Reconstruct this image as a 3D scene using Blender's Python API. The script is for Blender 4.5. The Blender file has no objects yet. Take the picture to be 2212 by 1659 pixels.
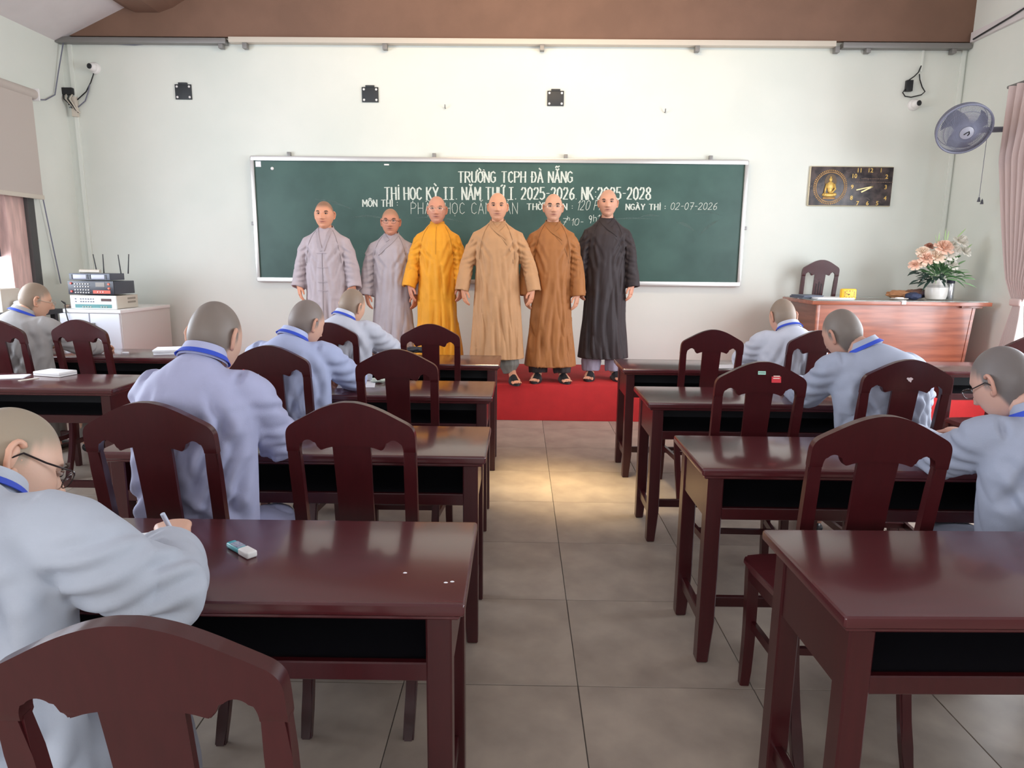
import bpy, bmesh, math, random
import numpy as np
from mathutils import Vector, Matrix, noise
from mathutils.bvhtree import BVHTree
random.seed(4)
PI=math.pi
SC=bpy.context.scene
COL=SC.collection
# ------------------------------------------------------------------ camera, world, light, exposure
FPX,PIT,YAW,ROL,CH=1471.38,.1819774,-.0104794,-.0102594,1.4397
def cam_axes():
    cy,sy=math.cos(YAW),math.sin(YAW)
    f=Vector((sy*math.cos(PIT),cy*math.cos(PIT),-math.sin(PIT))); r=Vector((cy,-sy,0)); d=f.cross(r)
    c,s=math.cos(ROL),math.sin(ROL)
    return c*r+s*d,-s*r+c*d,f
AR,AD,AF=cam_axes()
cd=bpy.data.cameras.new('camera'); cam=bpy.data.objects.new('camera',cd); COL.objects.link(cam)
cd.sensor_width=36; cd.lens=36*FPX/2212; cd.clip_start=.05; cd.clip_end=200
m=Matrix((( AR.x,-AD.x,-AF.x,0),(AR.y,-AD.y,-AF.y,0),(AR.z,-AD.z,-AF.z,CH),(0,0,0,1)))
cam.matrix_world=m; SC.camera=cam
SC.view_settings.view_transform='Standard'; SC.view_settings.look='None'; SC.view_settings.gamma=1
SC.view_settings.use_curve_mapping=False; SC.view_settings.exposure=0.34
W=bpy.data.worlds.new('sky'); SC.world=W; W.use_nodes=True
bg=W.node_tree.nodes['Background']; bg.inputs[0].default_value=(.88,.94,1.0,1); bg.inputs[1].default_value=1.5
def area(name,loc,target,sx,sy,power,col,spread=PI):
    l=bpy.data.lights.new(name,'AREA'); l.shape='RECTANGLE'; l.size=sx; l.size_y=sy; l.energy=power; l.color=col; l.spread=spread
    o=bpy.data.objects.new(name,l); COL.objects.link(o); o.location=loc
    o.rotation_euler=(Vector(target)-Vector(loc)).to_track_quat('-Z','Y').to_euler(); return o
# daylight through the windows of both side walls and the rear wall, plus two added warm lamps for the floor patch and front wall
area('daylight_left',(-4.95,4.7,1.95),(0,5.4,1.3),3.7,1.8,215,(.79,.88,1.0))
area('daylight_right',(4.75,4.4,1.8),(0,5.2,1.3),3.1,2.4,210,(.86,.92,1.0))
area('daylight_rear',(-1.2,-2.9,2.0),(0,5,1.5),5.5,1.8,88,(.97,.96,1.0))
area('daylight_right_near',(4.72,1.4,2.3),(1.5,7.2,1.9),1.1,1.2,50,(.86,.92,1.0))
area('added_floor_patch_lamp',(.25,4.1,3.4),(.3,4.2,0),.9,.5,4.5,(1.0,.76,.40),.35)  # added narrow-spread lamp, only makes the warm patch on the aisle floor
area('added_warm_wall_lamp',(.1,5.0,3.9),(.1,7.2,2.9),2.0,.25,32,(1.0,.74,.46))  # added lamp without a fitting, warms the middle of the front wall and beam
try:
    SC.cycles.use_denoising=True; SC.cycles.max_bounces=7; SC.cycles.diffuse_bounces=4; SC.cycles.sample_clamp_indirect=6
except Exception: pass

# ------------------------------------------------------------------ materials
def srgb(c): return tuple(((x/255)/12.92 if x/255<=.04045 else ((x/255+.055)/1.055)**2.4) for x in c)
MATS={}
def mat(name,rgb,rough=.6,metal=0,var=.0,vs=6,bump=0,bs=60,coat=0,spec=.5,sheen=0,emit=0,rgb2=None,stretch=(1,1,1),alpha=1,sss=0,vcol=False,trans=0,objvar=0):
    if name in MATS: return MATS[name]
    m=bpy.data.materials.new(name); m.use_nodes=True; nt=m.node_tree; N=nt.nodes; L=nt.links
    b=N['Principled BSDF']; c=srgb(rgb)+(1,); b.inputs['Base Color'].default_value=c
    b.inputs['Roughness'].default_value=rough; b.inputs['Metallic'].default_value=metal
    b.inputs['Specular IOR Level'].default_value=spec
    if coat: b.inputs['Coat Weight'].default_value=coat; b.inputs['Coat Roughness'].default_value=.12
    if sheen: b.inputs['Sheen Weight'].default_value=sheen; b.inputs['Sheen Roughness'].default_value=.5
    if emit: b.inputs['Emission Color'].default_value=c; b.inputs['Emission Strength'].default_value=emit
    if alpha<1: b.inputs['Alpha'].default_value=alpha
    if trans: b.inputs['Transmission Weight'].default_value=trans
    if sss:
        b.inputs['Subsurface Weight'].default_value=sss; b.inputs['Subsurface Radius'].default_value=(.012,.005,.003); b.inputs['Subsurface Scale'].default_value=1
    tc=N.new('ShaderNodeTexCoord'); mp=N.new('ShaderNodeMapping'); mp.inputs['Scale'].default_value=stretch
    L.new(tc.outputs['Object'],mp.inputs['Vector'])
    src=None
    if var or rgb2:
        n=N.new('ShaderNodeTexNoise'); n.inputs['Scale'].default_value=vs; n.inputs['Detail'].default_value=5
        L.new(mp.outputs[0],n.inputs['Vector'])
        r=N.new('ShaderNodeValToRGB'); r.color_ramp.elements[0].position=.35; r.color_ramp.elements[1].position=.65
        r.color_ramp.elements[0].color=tuple(x*(1-var) for x in c[:3])+(1,)
        r.color_ramp.elements[1].color=(srgb(rgb2)+(1,)) if rgb2 else tuple(min(1,x*(1+var)) for x in c[:3])+(1,)
        L.new(n.outputs['Fac'],r.inputs[0]); src=r.outputs[0]
        L.new(src,b.inputs['Base Color'])
    if vcol:
        a=N.new('ShaderNodeVertexColor'); a.layer_name='col'
        if src:
            mx=N.new('ShaderNodeMix'); mx.data_type='RGBA'; mx.blend_type='MULTIPLY'; mx.inputs[0].default_value=1
            L.new(a.outputs[0],mx.inputs[6]); L.new(src,mx.inputs[7]); src=mx.outputs[2]
        else: src=a.outputs[0]
        L.new(src,b.inputs['Base Color'])
    if objvar:
        oi=N.new('ShaderNodeObjectInfo'); mr=N.new('ShaderNodeMapRange'); mr.inputs[3].default_value=1-objvar; mr.inputs[4].default_value=1+objvar
        L.new(oi.outputs['Random'],mr.inputs[0]); h=N.new('ShaderNodeHueSaturation'); L.new(mr.outputs[0],h.inputs['Value'])
        if src: L.new(src,h.inputs['Color'])
        else: h.inputs['Color'].default_value=c
        L.new(h.outputs[0],b.inputs['Base Color'])
    if bump:
        n2=N.new('ShaderNodeTexNoise'); n2.inputs['Scale'].default_value=bs; n2.inputs['Detail'].default_value=3
        L.new(mp.outputs[0],n2.inputs['Vector'])
        bm=N.new('ShaderNodeBump'); bm.inputs['Strength'].default_value=bump; bm.inputs['Distance'].default_value=.004
        L.new(n2.outputs['Fac'],bm.inputs['Height']); L.new(bm.outputs[0],b.inputs['Normal'])
    MATS[name]=m; return m
M_WALL=mat('wall_paint',(220,225,217),.85,var=.02,vs=1.2,bump=.15,bs=14,rgb2=(226,229,221))
M_WHITE=mat('ceiling_paint',(214,208,208),.9,var=.02,bump=.1,bs=10)
M_BROWN=mat('brown_beam_paint',(122,92,76),.75,var=.07,vs=3,bump=.1)
M_TILE=mat('floor_tile',(156,142,130),.42,var=.10,vs=5,rgb2=(170,156,142),objvar=.035,bump=.05,bs=30)
M_GROUT=mat('grout',(84,78,72),.9)
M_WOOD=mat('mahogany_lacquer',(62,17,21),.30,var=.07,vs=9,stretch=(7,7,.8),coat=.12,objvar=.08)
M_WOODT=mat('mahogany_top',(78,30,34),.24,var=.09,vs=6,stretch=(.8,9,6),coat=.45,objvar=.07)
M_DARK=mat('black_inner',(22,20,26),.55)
M_RED=mat('red_carpet',(186,32,34),.8,var=.06,vs=9,bump=.2,bs=160)
M_BOARD=mat('chalkboard',(47,79,72),.45,var=.10,vs=2.2,rgb2=(60,92,84))
M_ALU=mat('aluminium',(200,196,192),.35,metal=.85)
M_CHALK=mat('chalk',(206,214,204),.95,var=.14,vs=90)
M_CHALKD=mat('chalk_smear',(112,137,131),.95,alpha=.22,var=.2,vs=40)
M_PLAST=mat('white_plastic',(232,230,228),.45)
M_CREAM=mat('cream_metal',(205,196,182),.5)
M_BLK=mat('black_plastic',(24,25,29),.4)
M_GREYP=mat('grey_plastic',(112,114,130),.45)
M_STEEL=mat('grey_steel',(142,140,138),.5,metal=.6)
M_TEAK=mat('teak_veneer',(140,72,48),.32,var=.20,vs=3.2,stretch=(.7,5,9),rgb2=(162,90,62),coat=.3)
M_TEAK2=mat('teak_veneer_side',(126,78,62),.38,var=.18,vs=3.2,stretch=(5,.7,9),coat=.2)
M_GLASS=mat('glass_sheet',(214,232,226),.04,alpha=.35,spec=.9)
M_PAPER=mat('paper',(238,238,242),.8)
M_YEL=mat('yellow_plastic',(247,190,40),.35)
M_INK=mat('ink_black',(20,20,24),.5)
M_CFR=mat('clock_rim',(214,204,176),.4,metal=.4)
M_GOLD=mat('gold_paint',(214,178,96),.4,metal=.3)
M_BRONZE=mat('bronze_relief',(150,112,62),.45,metal=.35,var=.25,vs=20)
M_CLOCK=mat('clock_face',(42,36,42),.35,var=.35,vs=14,rgb2=(84,72,70))
M_BLUE=mat('blue_ribbon',(42,74,190),.6)
M_CURT=mat('curtain_fabric',(214,194,190),.85,sheen=.2,bump=.2,bs=120)
M_BLIND=mat('roller_blind',(190,180,172),.85)
M_WFRAME=mat('window_wood',(216,180,172),.5,var=.18,vs=5,stretch=(4,4,.6))
M_DGLASS=mat('dark_pane',(62,68,82),.15)
M_LEAF=mat('leaf_green',(74,118,72),.5,var=.2,objvar=.25)
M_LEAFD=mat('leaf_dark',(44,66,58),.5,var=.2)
M_CERAM=mat('ceramic_white',(226,222,216),.25)
M_SHOE=mat('black_rubber',(34,34,36),.5)
M_EYE=mat('eye_white',(170,150,140),.3); M_IRIS=mat('iris_dark',(30,22,20),.25); M_BROW=mat('brow_hair',(78,62,54),.9)
M_FRAME=mat('spectacle_frame',(46,36,36),.3,metal=.4)
M_LENS=mat('lens',(225,232,236),.03,alpha=.05,spec=.5)
M_SKIN=mat('skin',(255,255,255),.5,vcol=True,sss=.12,bump=.05,bs=180,spec=.35)

# ------------------------------------------------------------------ helpers
def obj(name,me,material=None,parent=None,loc=None,label=None,cat=None,group=None,kind=None):
    o=bpy.data.objects.new(name,me); COL.objects.link(o)
    if material and me is not None and not me.materials: me.materials.append(material)
    if parent: o.parent=parent
    if loc is not None: o.location=loc
    tag(o,label,cat,group,kind); return o
def tag(o,label=None,cat=None,group=None,kind=None):
    if label: o['label']=label
    if cat: o['category']=cat
    if group: o['group']=group
    if kind: o['kind']=kind
    return o
def thing(name,label,cat,loc=(0,0,0),rz=0,group=None):
    o=bpy.data.objects.new(name,None); COL.objects.link(o); o.location=loc; o.rotation_euler=(0,0,rz); o.empty_display_size=.1
    return tag(o,label,cat,group)
def me_of(bm,name='mesh',smooth=False,angle=None):
    me=bpy.data.meshes.new(name); bmesh.ops.recalc_face_normals(bm,faces=bm.faces); bm.to_mesh(me); bm.free()
    if smooth: me.shade_smooth()
    if angle is not None:
        me.shade_smooth()
        try: me.set_sharp_from_angle(angle=angle)
        except Exception: pass
    return me
def box(bm,x0,x1,y0,y1,z0,z1,bev=0,seg=2,mtx=None):
    v=[bm.verts.new(p) for p in ((x0,y0,z0),(x1,y0,z0),(x1,y1,z0),(x0,y1,z0),(x0,y0,z1),(x1,y0,z1),(x1,y1,z1),(x0,y1,z1))]
    fs=[bm.faces.new([v[i] for i in q]) for q in ((0,3,2,1),(4,5,6,7),(0,1,5,4),(1,2,6,5),(2,3,7,6),(3,0,4,7))]
    vs=v
    if bev:
        es=list({e for f in fs for e in f.edges})
        r=bmesh.ops.bevel(bm,geom=es,offset=bev,segments=seg,affect='EDGES',profile=.6)
        vs=list({w for f in r['faces'] for w in f.verts}|{w for w in v if w.is_valid})
    if mtx is not None:
        seen=set(); st=[vs[0]]
        while st:
            a=st.pop()
            if a in seen: continue
            seen.add(a); st+= [e.other_vert(a) for e in a.link_edges]
        for a in seen: a.co=mtx@a.co
def boxm(*a,**k):
    bm=bmesh.new(); box(bm,*a,**k); return me_of(bm,'box',angle=.7)
def tube(bm,pts,rad,n=10,cap=True,up=None,flat=None):
    """closed tube through pts; rad scalar, list, or list of (rx,ry)"""
    pts=[Vector(p) for p in pts]; K=len(pts); rings=[]
    t0=(pts[1]-pts[0]).normalized(); ref=Vector(up) if up else (Vector((1,0,0)) if abs(t0.x)<.8 else Vector((0,1,0)))
    for i,p in enumerate(pts):
        t=(pts[min(i+1,K-1)]-pts[max(i-1,0)]).normalized()
        a=(ref-ref.dot(t)*t).normalized(); b=t.cross(a); ref=a
        r=rad[i] if isinstance(rad,(list,tuple)) else rad
        rx,ry=r if isinstance(r,(list,tuple)) else (r,r)
        rings.append([bm.verts.new(p+a*rx*math.cos(2*PI*k/n)+b*ry*math.sin(2*PI*k/n)) for k in range(n)])
    for i in range(K-1):
        for k in range(n): bm.faces.new((rings[i][k],rings[i][(k+1)%n],rings[i+1][(k+1)%n],rings[i+1][k]))
    if cap: bm.faces.new(rings[0][::-1]); bm.faces.new(rings[-1])
def tubem(pts,rad,n=10,name='tube',up=None):
    bm=bmesh.new(); tube(bm,pts,rad,n,up=up); return me_of(bm,name,angle=1.0)
def ribbon(bm,pts,width,th,nrm):
    """flat rectangular-section strip along pts; nrm(i) surface normal per point"""
    pts=[Vector(p) for p in pts];K=len(pts);R=[]
    for i,p in enumerate(pts):
        t=(pts[min(i+1,K-1)]-pts[max(i-1,0)]).normalized(); n=(nrm(i) if callable(nrm) else Vector(nrm)).normalized()
        s=t.cross(n).normalized(); n=s.cross(t); w=width[i] if isinstance(width,list) else width
        R.append([bm.verts.new(p+s*w/2),bm.verts.new(p-s*w/2),bm.verts.new(p-s*w/2+n*th),bm.verts.new(p+s*w/2+n*th)])
    for i in range(K-1):
        for k in range(4): bm.faces.new((R[i][k],R[i][(k+1)%4],R[i+1][(k+1)%4],R[i+1][k]))
    bm.faces.new(R[0][::-1]); bm.faces.new(R[-1])
def lathe(bm,prof,n=24,c=(0,0,0)):
    rings=[]
    for r,z in prof:
        rings.append([bm.verts.new((c[0]+r*math.cos(2*PI*k/n),c[1]+r*math.sin(2*PI*k/n),c[2]+z)) for k in range(n)])
    for i in range(len(prof)-1):
        for k in range(n): bm.faces.new((rings[i][k],rings[i][(k+1)%n],rings[i+1][(k+1)%n],rings[i+1][k]))
    bm.faces.new(rings[0][::-1]); bm.faces.new(rings[-1])
def prism(bm,poly,y0,y1,bev=0):
    a=[bm.verts.new((x,y0,z)) for x,z in poly]; b=[bm.verts.new((x,y1,z)) for x,z in poly]; n=len(poly)
    f1=bm.faces.new(a); f2=bm.faces.new(b[::-1])
    for i in range(n): bm.faces.new((a[i],b[i],b[(i+1)%n],a[(i+1)%n]))
    if bev:
        bmesh.ops.bevel(bm,geom=list(f1.edges)+list(f2.edges),offset=bev,segments=2,affect='EDGES',profile=.5)
def ray(px,py):
    return (AR*((px-1106)/FPX)+AD*((py-829.5)/FPX)+AF)
def at_y(px,py,Y): d=ray(px,py); return Vector((0,0,CH))+d*(Y/d.y)
def at_z(px,py,Z): d=ray(px,py); return Vector((0,0,CH))+d*((Z-CH)/d.z)

# ------------------------------------------------------------------ the room
XL,XR,YF,YB=-4.62,4.38,7.25,-3.0
def struct(name,me,m,parent=None,loc=None):
    return obj(name,me,m,parent,loc,kind=None if parent else 'structure')
fl=struct('floor',boxm(XL-.2,XR+.2,YB-.2,YF+.2,-.1,-.004),M_GROUT)
tm=boxm(-.2985,.2985,-.2985,.2985,-.012,0,bev=.0012,seg=1)
i0,i1=-7,8
for i in range(i0,i1+1):
    for j in range(-8,7):
        cx,cy=-.3854+.6*i+.3,2.1135+.6*j+.3
        if cx<XL-.2 or cx>XR+.2: continue
        t=obj('tile',tm,M_TILE,fl,(cx,cy,random.uniform(-.0006,.0003)))
zt=3.565
def slab(name,pts,m,th,parent=None):
    bm=bmesh.new(); n=(Vector(pts[1])-Vector(pts[0])).cross(Vector(pts[2])-Vector(pts[0])).normalized()
    a=[bm.verts.new(p) for p in pts]; b=[bm.verts.new(Vector(p)+n*th) for p in pts]
    bm.faces.new(a); bm.faces.new(b[::-1])
    for i in range(len(pts)): bm.faces.new((a[i],b[i],b[(i+1)%len(pts)],a[(i+1)%len(pts)]))
    return struct(name,me_of(bm),m,parent)
bm=bmesh.new(); box(bm,XL-.2,XR+.2,YF,YF+.2,0,6.2); struct('wall_front',me_of(bm),M_WALL)
def wall_with_openings(name,x0,x1,zh,ops):
    bm=bmesh.new(); ys=sorted({YB,YF}|{o[0] for o in ops}|{o[1] for o in ops})
    for a,b in zip(ys[:-1],ys[1:]):
        op=[o for o in ops if o[0]<=a+1e-6 and o[1]>=b-1e-6]
        if op: box(bm,x0,x1,a,b,0,op[0][2]); box(bm,x0,x1,a,b,op[0][3],zh)
        else: box(bm,x0,x1,a,b,0,zh)
    return struct(name,me_of(bm),M_WALL)
wall_with_openings('wall_left',XL-.22,XL,zt+.1,[(-1.2,2.4,1.0,2.9),(2.7,6.58,1.0,2.9)])
wall_with_openings('wall_right',XR,XR+.22,4.4,[(.2,2.6,.35,2.85),(2.9,6.05,.35,2.85)])
bm=bmesh.new(); box(bm,XL-.2,-4.0,YB-.2,YB,0,6.2); box(bm,1.6,XR+.2,YB-.2,YB,0,6.2); box(bm,-4.0,1.6,YB-.2,YB,0,1.0); box(bm,-4.0,1.6,YB-.2,YB,3.0,6.2)
struct('wall_back',me_of(bm),M_WALL)
zr=3.565+.45*4.75
slab('ceiling',[(XL-.12,YB,zt),(0.0,YB,zr),(0.0,YF,zr),(XL-.12,YF,zt)],M_WHITE,-.1)
slab('ceiling.001',[(0,YB,zr),(XR+.1,YB,4.3),(XR+.1,YF,4.3),(0,YF,zr)],M_WHITE,-.1)
# brown painted head beam across the front wall
bm=bmesh.new(); zl=lambda x: zt+.45*(x-(XL-.12))
prism(bm,[(XL-.1,zt),(XR,zt),(XR,4.25),(0,zr-.02),(XL+.0,zl(XL)-.01)],YF-.05,YF+.02)
beam=struct('trim_1',me_of(bm),M_BROWN)
# rounded purlin end showing under the ceiling, running towards the room
bm=bmesh.new(); 
for k in range(1):
    prof=[(-4.05,4.25),(-4.03,3.905),(-3.93,3.83),(-3.81,3.782),(-3.58,3.782),(-3.44,3.83),(-3.28,3.92),(-3.1,4.25)]
    prism(bm,prof,6.2,YF-.05)
struct('trim_2',me_of(bm,smooth=False),M_BROWN)
# steel hanging rail, cream rail segments and their brackets
rail=thing('wall_rail','long metal hanging rail running along the foot of the brown beam','rail',(0,YF-.06,3.54))
def rseg(x0,x1,m,dz=0): obj('rail_segment',boxm(x0,x1,-.03,.05,-.045+dz,.005+dz,bev=.004),m,rail)
rseg(-4.72,-2.93,M_STEEL); rseg(-2.9,3.05,M_CREAM,.012); rseg(3.12,4.36,M_STEEL)
for px in (478,530,832,1171,1506,1808,1875,2060):
    p=at_y(px,95,YF-.05); obj('rail_bracket',boxm(p.x-.022,p.x+.022,-.02,.045,-.085,-.03,bev=.003),M_STEEL,rail)
# corner conduits
def cable(name,pts,r,m,label,cat='cable',n=6,group=None):
    return tag(obj(name,tubem(pts,r,n),m),label,cat,group)
def conduit(name,x0,y0,x1,y1,z0,z1,w,lab):
    bm=bmesh.new(); box(bm,x0,x1,y0,y1,z0,z1,bev=.003); return obj(name,me_of(bm),M_WALL,label=lab,cat='conduit')
conduit('cable_conduit',XL+.075,YF-.02,XL+.115,YF,.34,3.53,.04,'white cable conduit running up the left corner of the front wall')
conduit('cable_conduit',XR-.06,YF-.02,XR-.02,YF,1.2,3.5,.04,'white cable conduit running up the right corner behind the wall fan')
conduit('cable_conduit',3.93,YF-.018,3.95,YF,3.3,3.5,.02,'short white conduit above the junction box left of the wall fan')
# skirting of the right wall head and its loose cable
bm=bmesh.new(); box(bm,XR-.035,XR,YB,YF-.08,3.55,3.64); struct('trim_3',me_of(bm),M_WHITE)
cable('loose_cable',[(XR-.05,7.1,3.56),(XR-.045,6.6,3.60),(XR-.05,6.0,3.66),(XR-.045,5.0,3.65)],.008,M_BLK,'black cable lying along the top edge of the right wall')
cable('loose_cable',[tuple(at_y(x,y,YF-.02)) for x,y in ((180,86),(225,94),(290,97),(350,93),(408,84))],.006,M_GREYP,'grey cable sagging just below the left end of the rail')
cable('loose_cable',[(XL+.06,7.2,3.5),(XL+.03,7.12,3.2),(XL+.02,7.05,2.98),(XL+.02,6.9,2.90),(XL+.02,6.68,2.86)],.006,M_GREYP,'grey cable hanging down the left corner and bending to the blind')
# ------------------------------------------------------------------ windows
def window(name,side,y0,y1,z0,z1,panes):
    s=thing(name,None,None); s['kind']='structure'
    x=XL-.11 if side<0 else XR+.11
    bm=bmesh.new()
    for (a,b,c,d) in ((y0,y1,z0,z0+.06),(y0,y1,z1-.06,z1),(y0,y0+.06,z0,z1),(y1-.06,y1,z0,z1)): box(bm,x-.04,x+.04,a,b,c,d)
    k=max(1,round((y1-y0)/.9))
    for i in range(1,k): yy=y0+(y1-y0)*i/k; box(bm,x-.03,x+.03,yy-.03,yy+.03,z0,z1)
    obj('window_frame',me_of(bm),M_WFRAME,s)
    return s
w1=window('window_1',-1,2.7,6.58,1.0,2.9,4); window('window_2',-1,-1.2,2.4,1.0,2.9,4)
window('window_3',1,2.9,6.05,.35,2.85,3); window('window_4',1,.2,2.6,.35,2.85,3)
# red-brown jamb post, dark edge strip and tinted upper pane of the nearest left window
obj('window_jamb',boxm(XL-.2,XL-.02,6.26,6.50,1.0,2.9,bev=.006),M_WFRAME,w1)
obj('window_edge',boxm(XL-.06,XL+.015,6.50,6.59,1.0,2.9,bev=.004),mat('dark_strip',(72,70,70),.5),w1)
obj('tinted_pane',boxm(XL-.13,XL-.115,5.1,6.26,1.41,2.9),M_DGLASS,w1)
obj('window_sill',boxm(XL-.2,XL+.06,2.6,6.6,.96,1.0,bev=.005),M_PLAST,w1)
# roller blind
bl=thing('roller_blind','beige roller blind half lowered over the left window','blind',(XL+.06,5.4,2.9))
obj('blind_tube',tubem([(0,-.6,0),(0,1.28,0)],.045,16),M_BLIND,bl)
obj('blind_fabric',boxm(.02,.025,-.55,1.22,-.92,0),M_BLIND,bl)
obj('bottom_bar',boxm(.012,.034,-.56,1.23,-.955,-.915,bev=.006),M_CREAM,bl)
obj('end_cap',boxm(-.055,.05,1.28,1.30,-.055,.055,bev=.01),M_PLAST,bl)
# pull cord of the blind
cable('blind_cord',[(XL+.05,6.66,2.0),(XL+.04,6.75,1.5),(XL+.03,6.82,1.15)],.006,M_GREYP,'thin grey cord hanging down the wall right of the left window')

# ------------------------------------------------------------------ platform
pl=thing('platform','long low teaching platform covered in bright red carpet','platform',(0,6.01,0))
obj('platform_body',boxm(XL+.02,XR-.02,0,YF-6.01-.02,0,.331,bev=.006),M_RED,pl)
# ------------------------------------------------------------------ chalkboard
BY=YF-.03
bx0,bx1,bz0,bz1=-2.745,2.275,1.205,2.425
cb=thing('chalkboard','long green chalkboard with aluminium frame on the front wall','chalkboard',(0,BY,bz0))
obj('board_panel',boxm(bx0,bx1,-.012,.015,0,bz1-bz0),M_BOARD,cb)
for a in ((bx0-.012,bx1+.012,bz1-bz0-.028,bz1-bz0+.018),(bx0-.012,bx1+.012,-.03,.016)):
    obj('frame_rail',boxm(a[0],a[1],-.032,.02,a[2],a[3],bev=.005),M_ALU,cb)
for a in ((bx0-.02,bx0+.018),(bx1-.018,bx1+.02)):
    obj('frame_stile',boxm(a[0],a[1],-.030,.02,-.02,bz1-bz0+.01,bev=.005),M_ALU,cb)
for px in (625,938,1222,1535): 
    p=at_y(px,346,BY); obj('hanging_clip',boxm(p.x-.018,p.x+.018,-.015,.02,bz1-bz0+.01,bz1-bz0+.06,bev=.004),M_STEEL,cb)
for sx,xx in ((0,bx0-.05),(0,bx1+.02)):
    obj('side_hook',boxm(xx,xx+.03,-.012,.02,.55,.585,bev=.004),M_STEEL,cb)
obj('price_sticker',boxm(bx0+.03,bx0+.085,-.0145,-.012,1.13,1.185),M_PAPER,cb)
bm=bmesh.new(); lathe(bm,[(0.016,0),(.016,.008),(.009,.014)],16); bm.transform(Matrix.Translation((bx0+.20,-.012,1.115))@Matrix.Rotation(PI/2,4,'X')); obj('round_magnet',me_of(bm,angle=.7),M_PLAST,cb)
obj('eraser_strip',boxm(-1.40,-1.35,-.017,-.012,1.155,1.17,bev=.002),M_PLAST,cb)
# stroke alphabet (unit box: width .62, height 1)
G={
'T':[[(0,1),(.62,1)],[(.31,1),(.31,0)]],'R':[[(0,0),(0,1)],[(0,1),(.42,.97),(.54,.8),(.42,.55),(0,.5)],[(.22,.5),(.56,0)]],
'U':[[(0,1),(0,.25),(.12,.02),(.4,.02),(.52,.25),(.52,1)]],'O':[[(.28,1),(.06,.85),(0,.5),(.06,.15),(.28,0),(.5,.15),(.56,.5),(.5,.85),(.28,1)]],
'N':[[(0,0),(0,1)],[(0,1),(.52,0)],[(.52,0),(.52,1)]],'G':[[(.52,.85),(.3,1),(.08,.88),(0,.5),(.08,.12),(.3,0),(.52,.15),(.52,.48)],[(.3,.48),(.56,.48)]],
'C':[[(.5,.84),(.3,1),(.08,.88),(0,.5),(.08,.12),(.3,0),(.52,.16)]],'P':[[(0,0),(0,1)],[(0,1),(.4,.98),(.54,.77),(.4,.52),(0,.48)]],
'H':[[(0,0),(0,1)],[(.5,0),(.5,1)],[(0,.5),(.5,.5)]],'D':[[(.06,0),(.06,1)],[(.06,1),(.4,.95),(.56,.5),(.4,.05),(.06,0)]],
'A':[[(0,0),(.26,1)],[(.26,1),(.56,0)],[(.1,.36),(.46,.36)]],'I':[[(.1,0),(.1,1)]],'K':[[(0,0),(0,1)],[(.5,1),(.02,.45)],[(.15,.58),(.54,0)]],
'Y':[[(0,1),(.27,.5)],[(.54,1),(.27,.5),(.27,0)]],'M':[[(0,0),(0,1)],[(0,1),(.3,.35)],[(.3,.35),(.6,1)],[(.6,1),(.6,0)]],
'1':[[(0,.72),(.2,1)],[(.2,1),(.2,0)]],'2':[[(.02,.8),(.15,.98),(.38,.96),(.48,.75),(.36,.48),(0,.03)],[(0,.03),(.52,.03)]],
'0':[[(.25,1),(.05,.85),(0,.5),(.05,.15),(.25,0),(.45,.15),(.5,.5),(.45,.85),(.25,1)]],
'5':[[(.48,1),(.06,1)],[(.06,1),(.03,.58)],[(.03,.58),(.3,.63),(.48,.45),(.45,.15),(.22,0),(0,.12)]],
'6':[[(.45,.95),(.2,.85),(.02,.45),(.06,.1),(.25,0),(.46,.12),(.46,.4),(.26,.52),(.04,.36)]],
'8':[[(.25,.53),(.05,.68),(.06,.9),(.25,1),(.44,.9),(.45,.68),(.25,.53),(.02,.34),(.02,.12),(.25,0),(.48,.12),(.48,.34),(.25,.53)]],
'7':[[(0,1),(.5,1)],[(.5,1),(.2,0)],[(.12,.5),(.48,.5)]],'9':[[(.46,.65),(.25,.5),(.04,.65),(.08,.92),(.28,1),(.46,.88),(.46,.5),(.3,0)]],
'-':[[(.06,.5),(.36,.5)]],'.':[[(.05,.05),(.12,.05)]],':':[[(.05,.22),(.13,.22)],[(.05,.62),(.13,.62)]],
'B':[[(0,0),(0,1)],[(0,1),(.4,.97),(.46,.75),(.36,.53),(0,.52)],[(.3,.52),(.54,.3),(.42,.03),(0,0)]],
'h':[[(0,0),(0,1)],[(0,.5),(.2,.62),(.32,.5),(.32,0)]],'J':[[(0,1),(.5,1)],[(0,0),(.5,0)],[(.25,0),(.25,1)]]}
ACC={'grave':[[(.12,1.32),(.34,1.14)]],'acute':[[(.2,1.08),(.42,1.22)]],'hook':[[(.2,1.3),(.34,1.3),(.34,1.2),(.26,1.12)]],'dotb':[[(.24,-.18),(.32,-.18)]],
'horn':[[(.5,.92),(.66,1.08),(.66,1.16)]],'circ':[[(.08,1.1),(.28,1.26),(.48,1.1)]],'breve':[[(.1,1.26),(.27,1.12),(.44,1.26)]],'tilde':[[(.06,1.4),(.18,1.5),(.34,1.42),(.5,1.52)]],
'bar':[[(-.08,.52),(.24,.52)]],'dot':[[(.06,1.14),(.14,1.2)]]}
VN={'Ư':('U','horn'),'Ờ':('O','horn','grave'),'Đ':('D','bar'),'À':('A','grave'),'Ẵ':('A','breve','tilde'),'Ọ':('O','dotb'),'Ỳ':('Y','grave'),'Ă':('A','breve'),'Ứ':('U','horn','acute'),
'Ô':('O','circ'),'Ậ':('A','circ','dotb'),'Ả':('A','hook'),'Ú':('U','acute'),'İ':('I','dot')}
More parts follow.
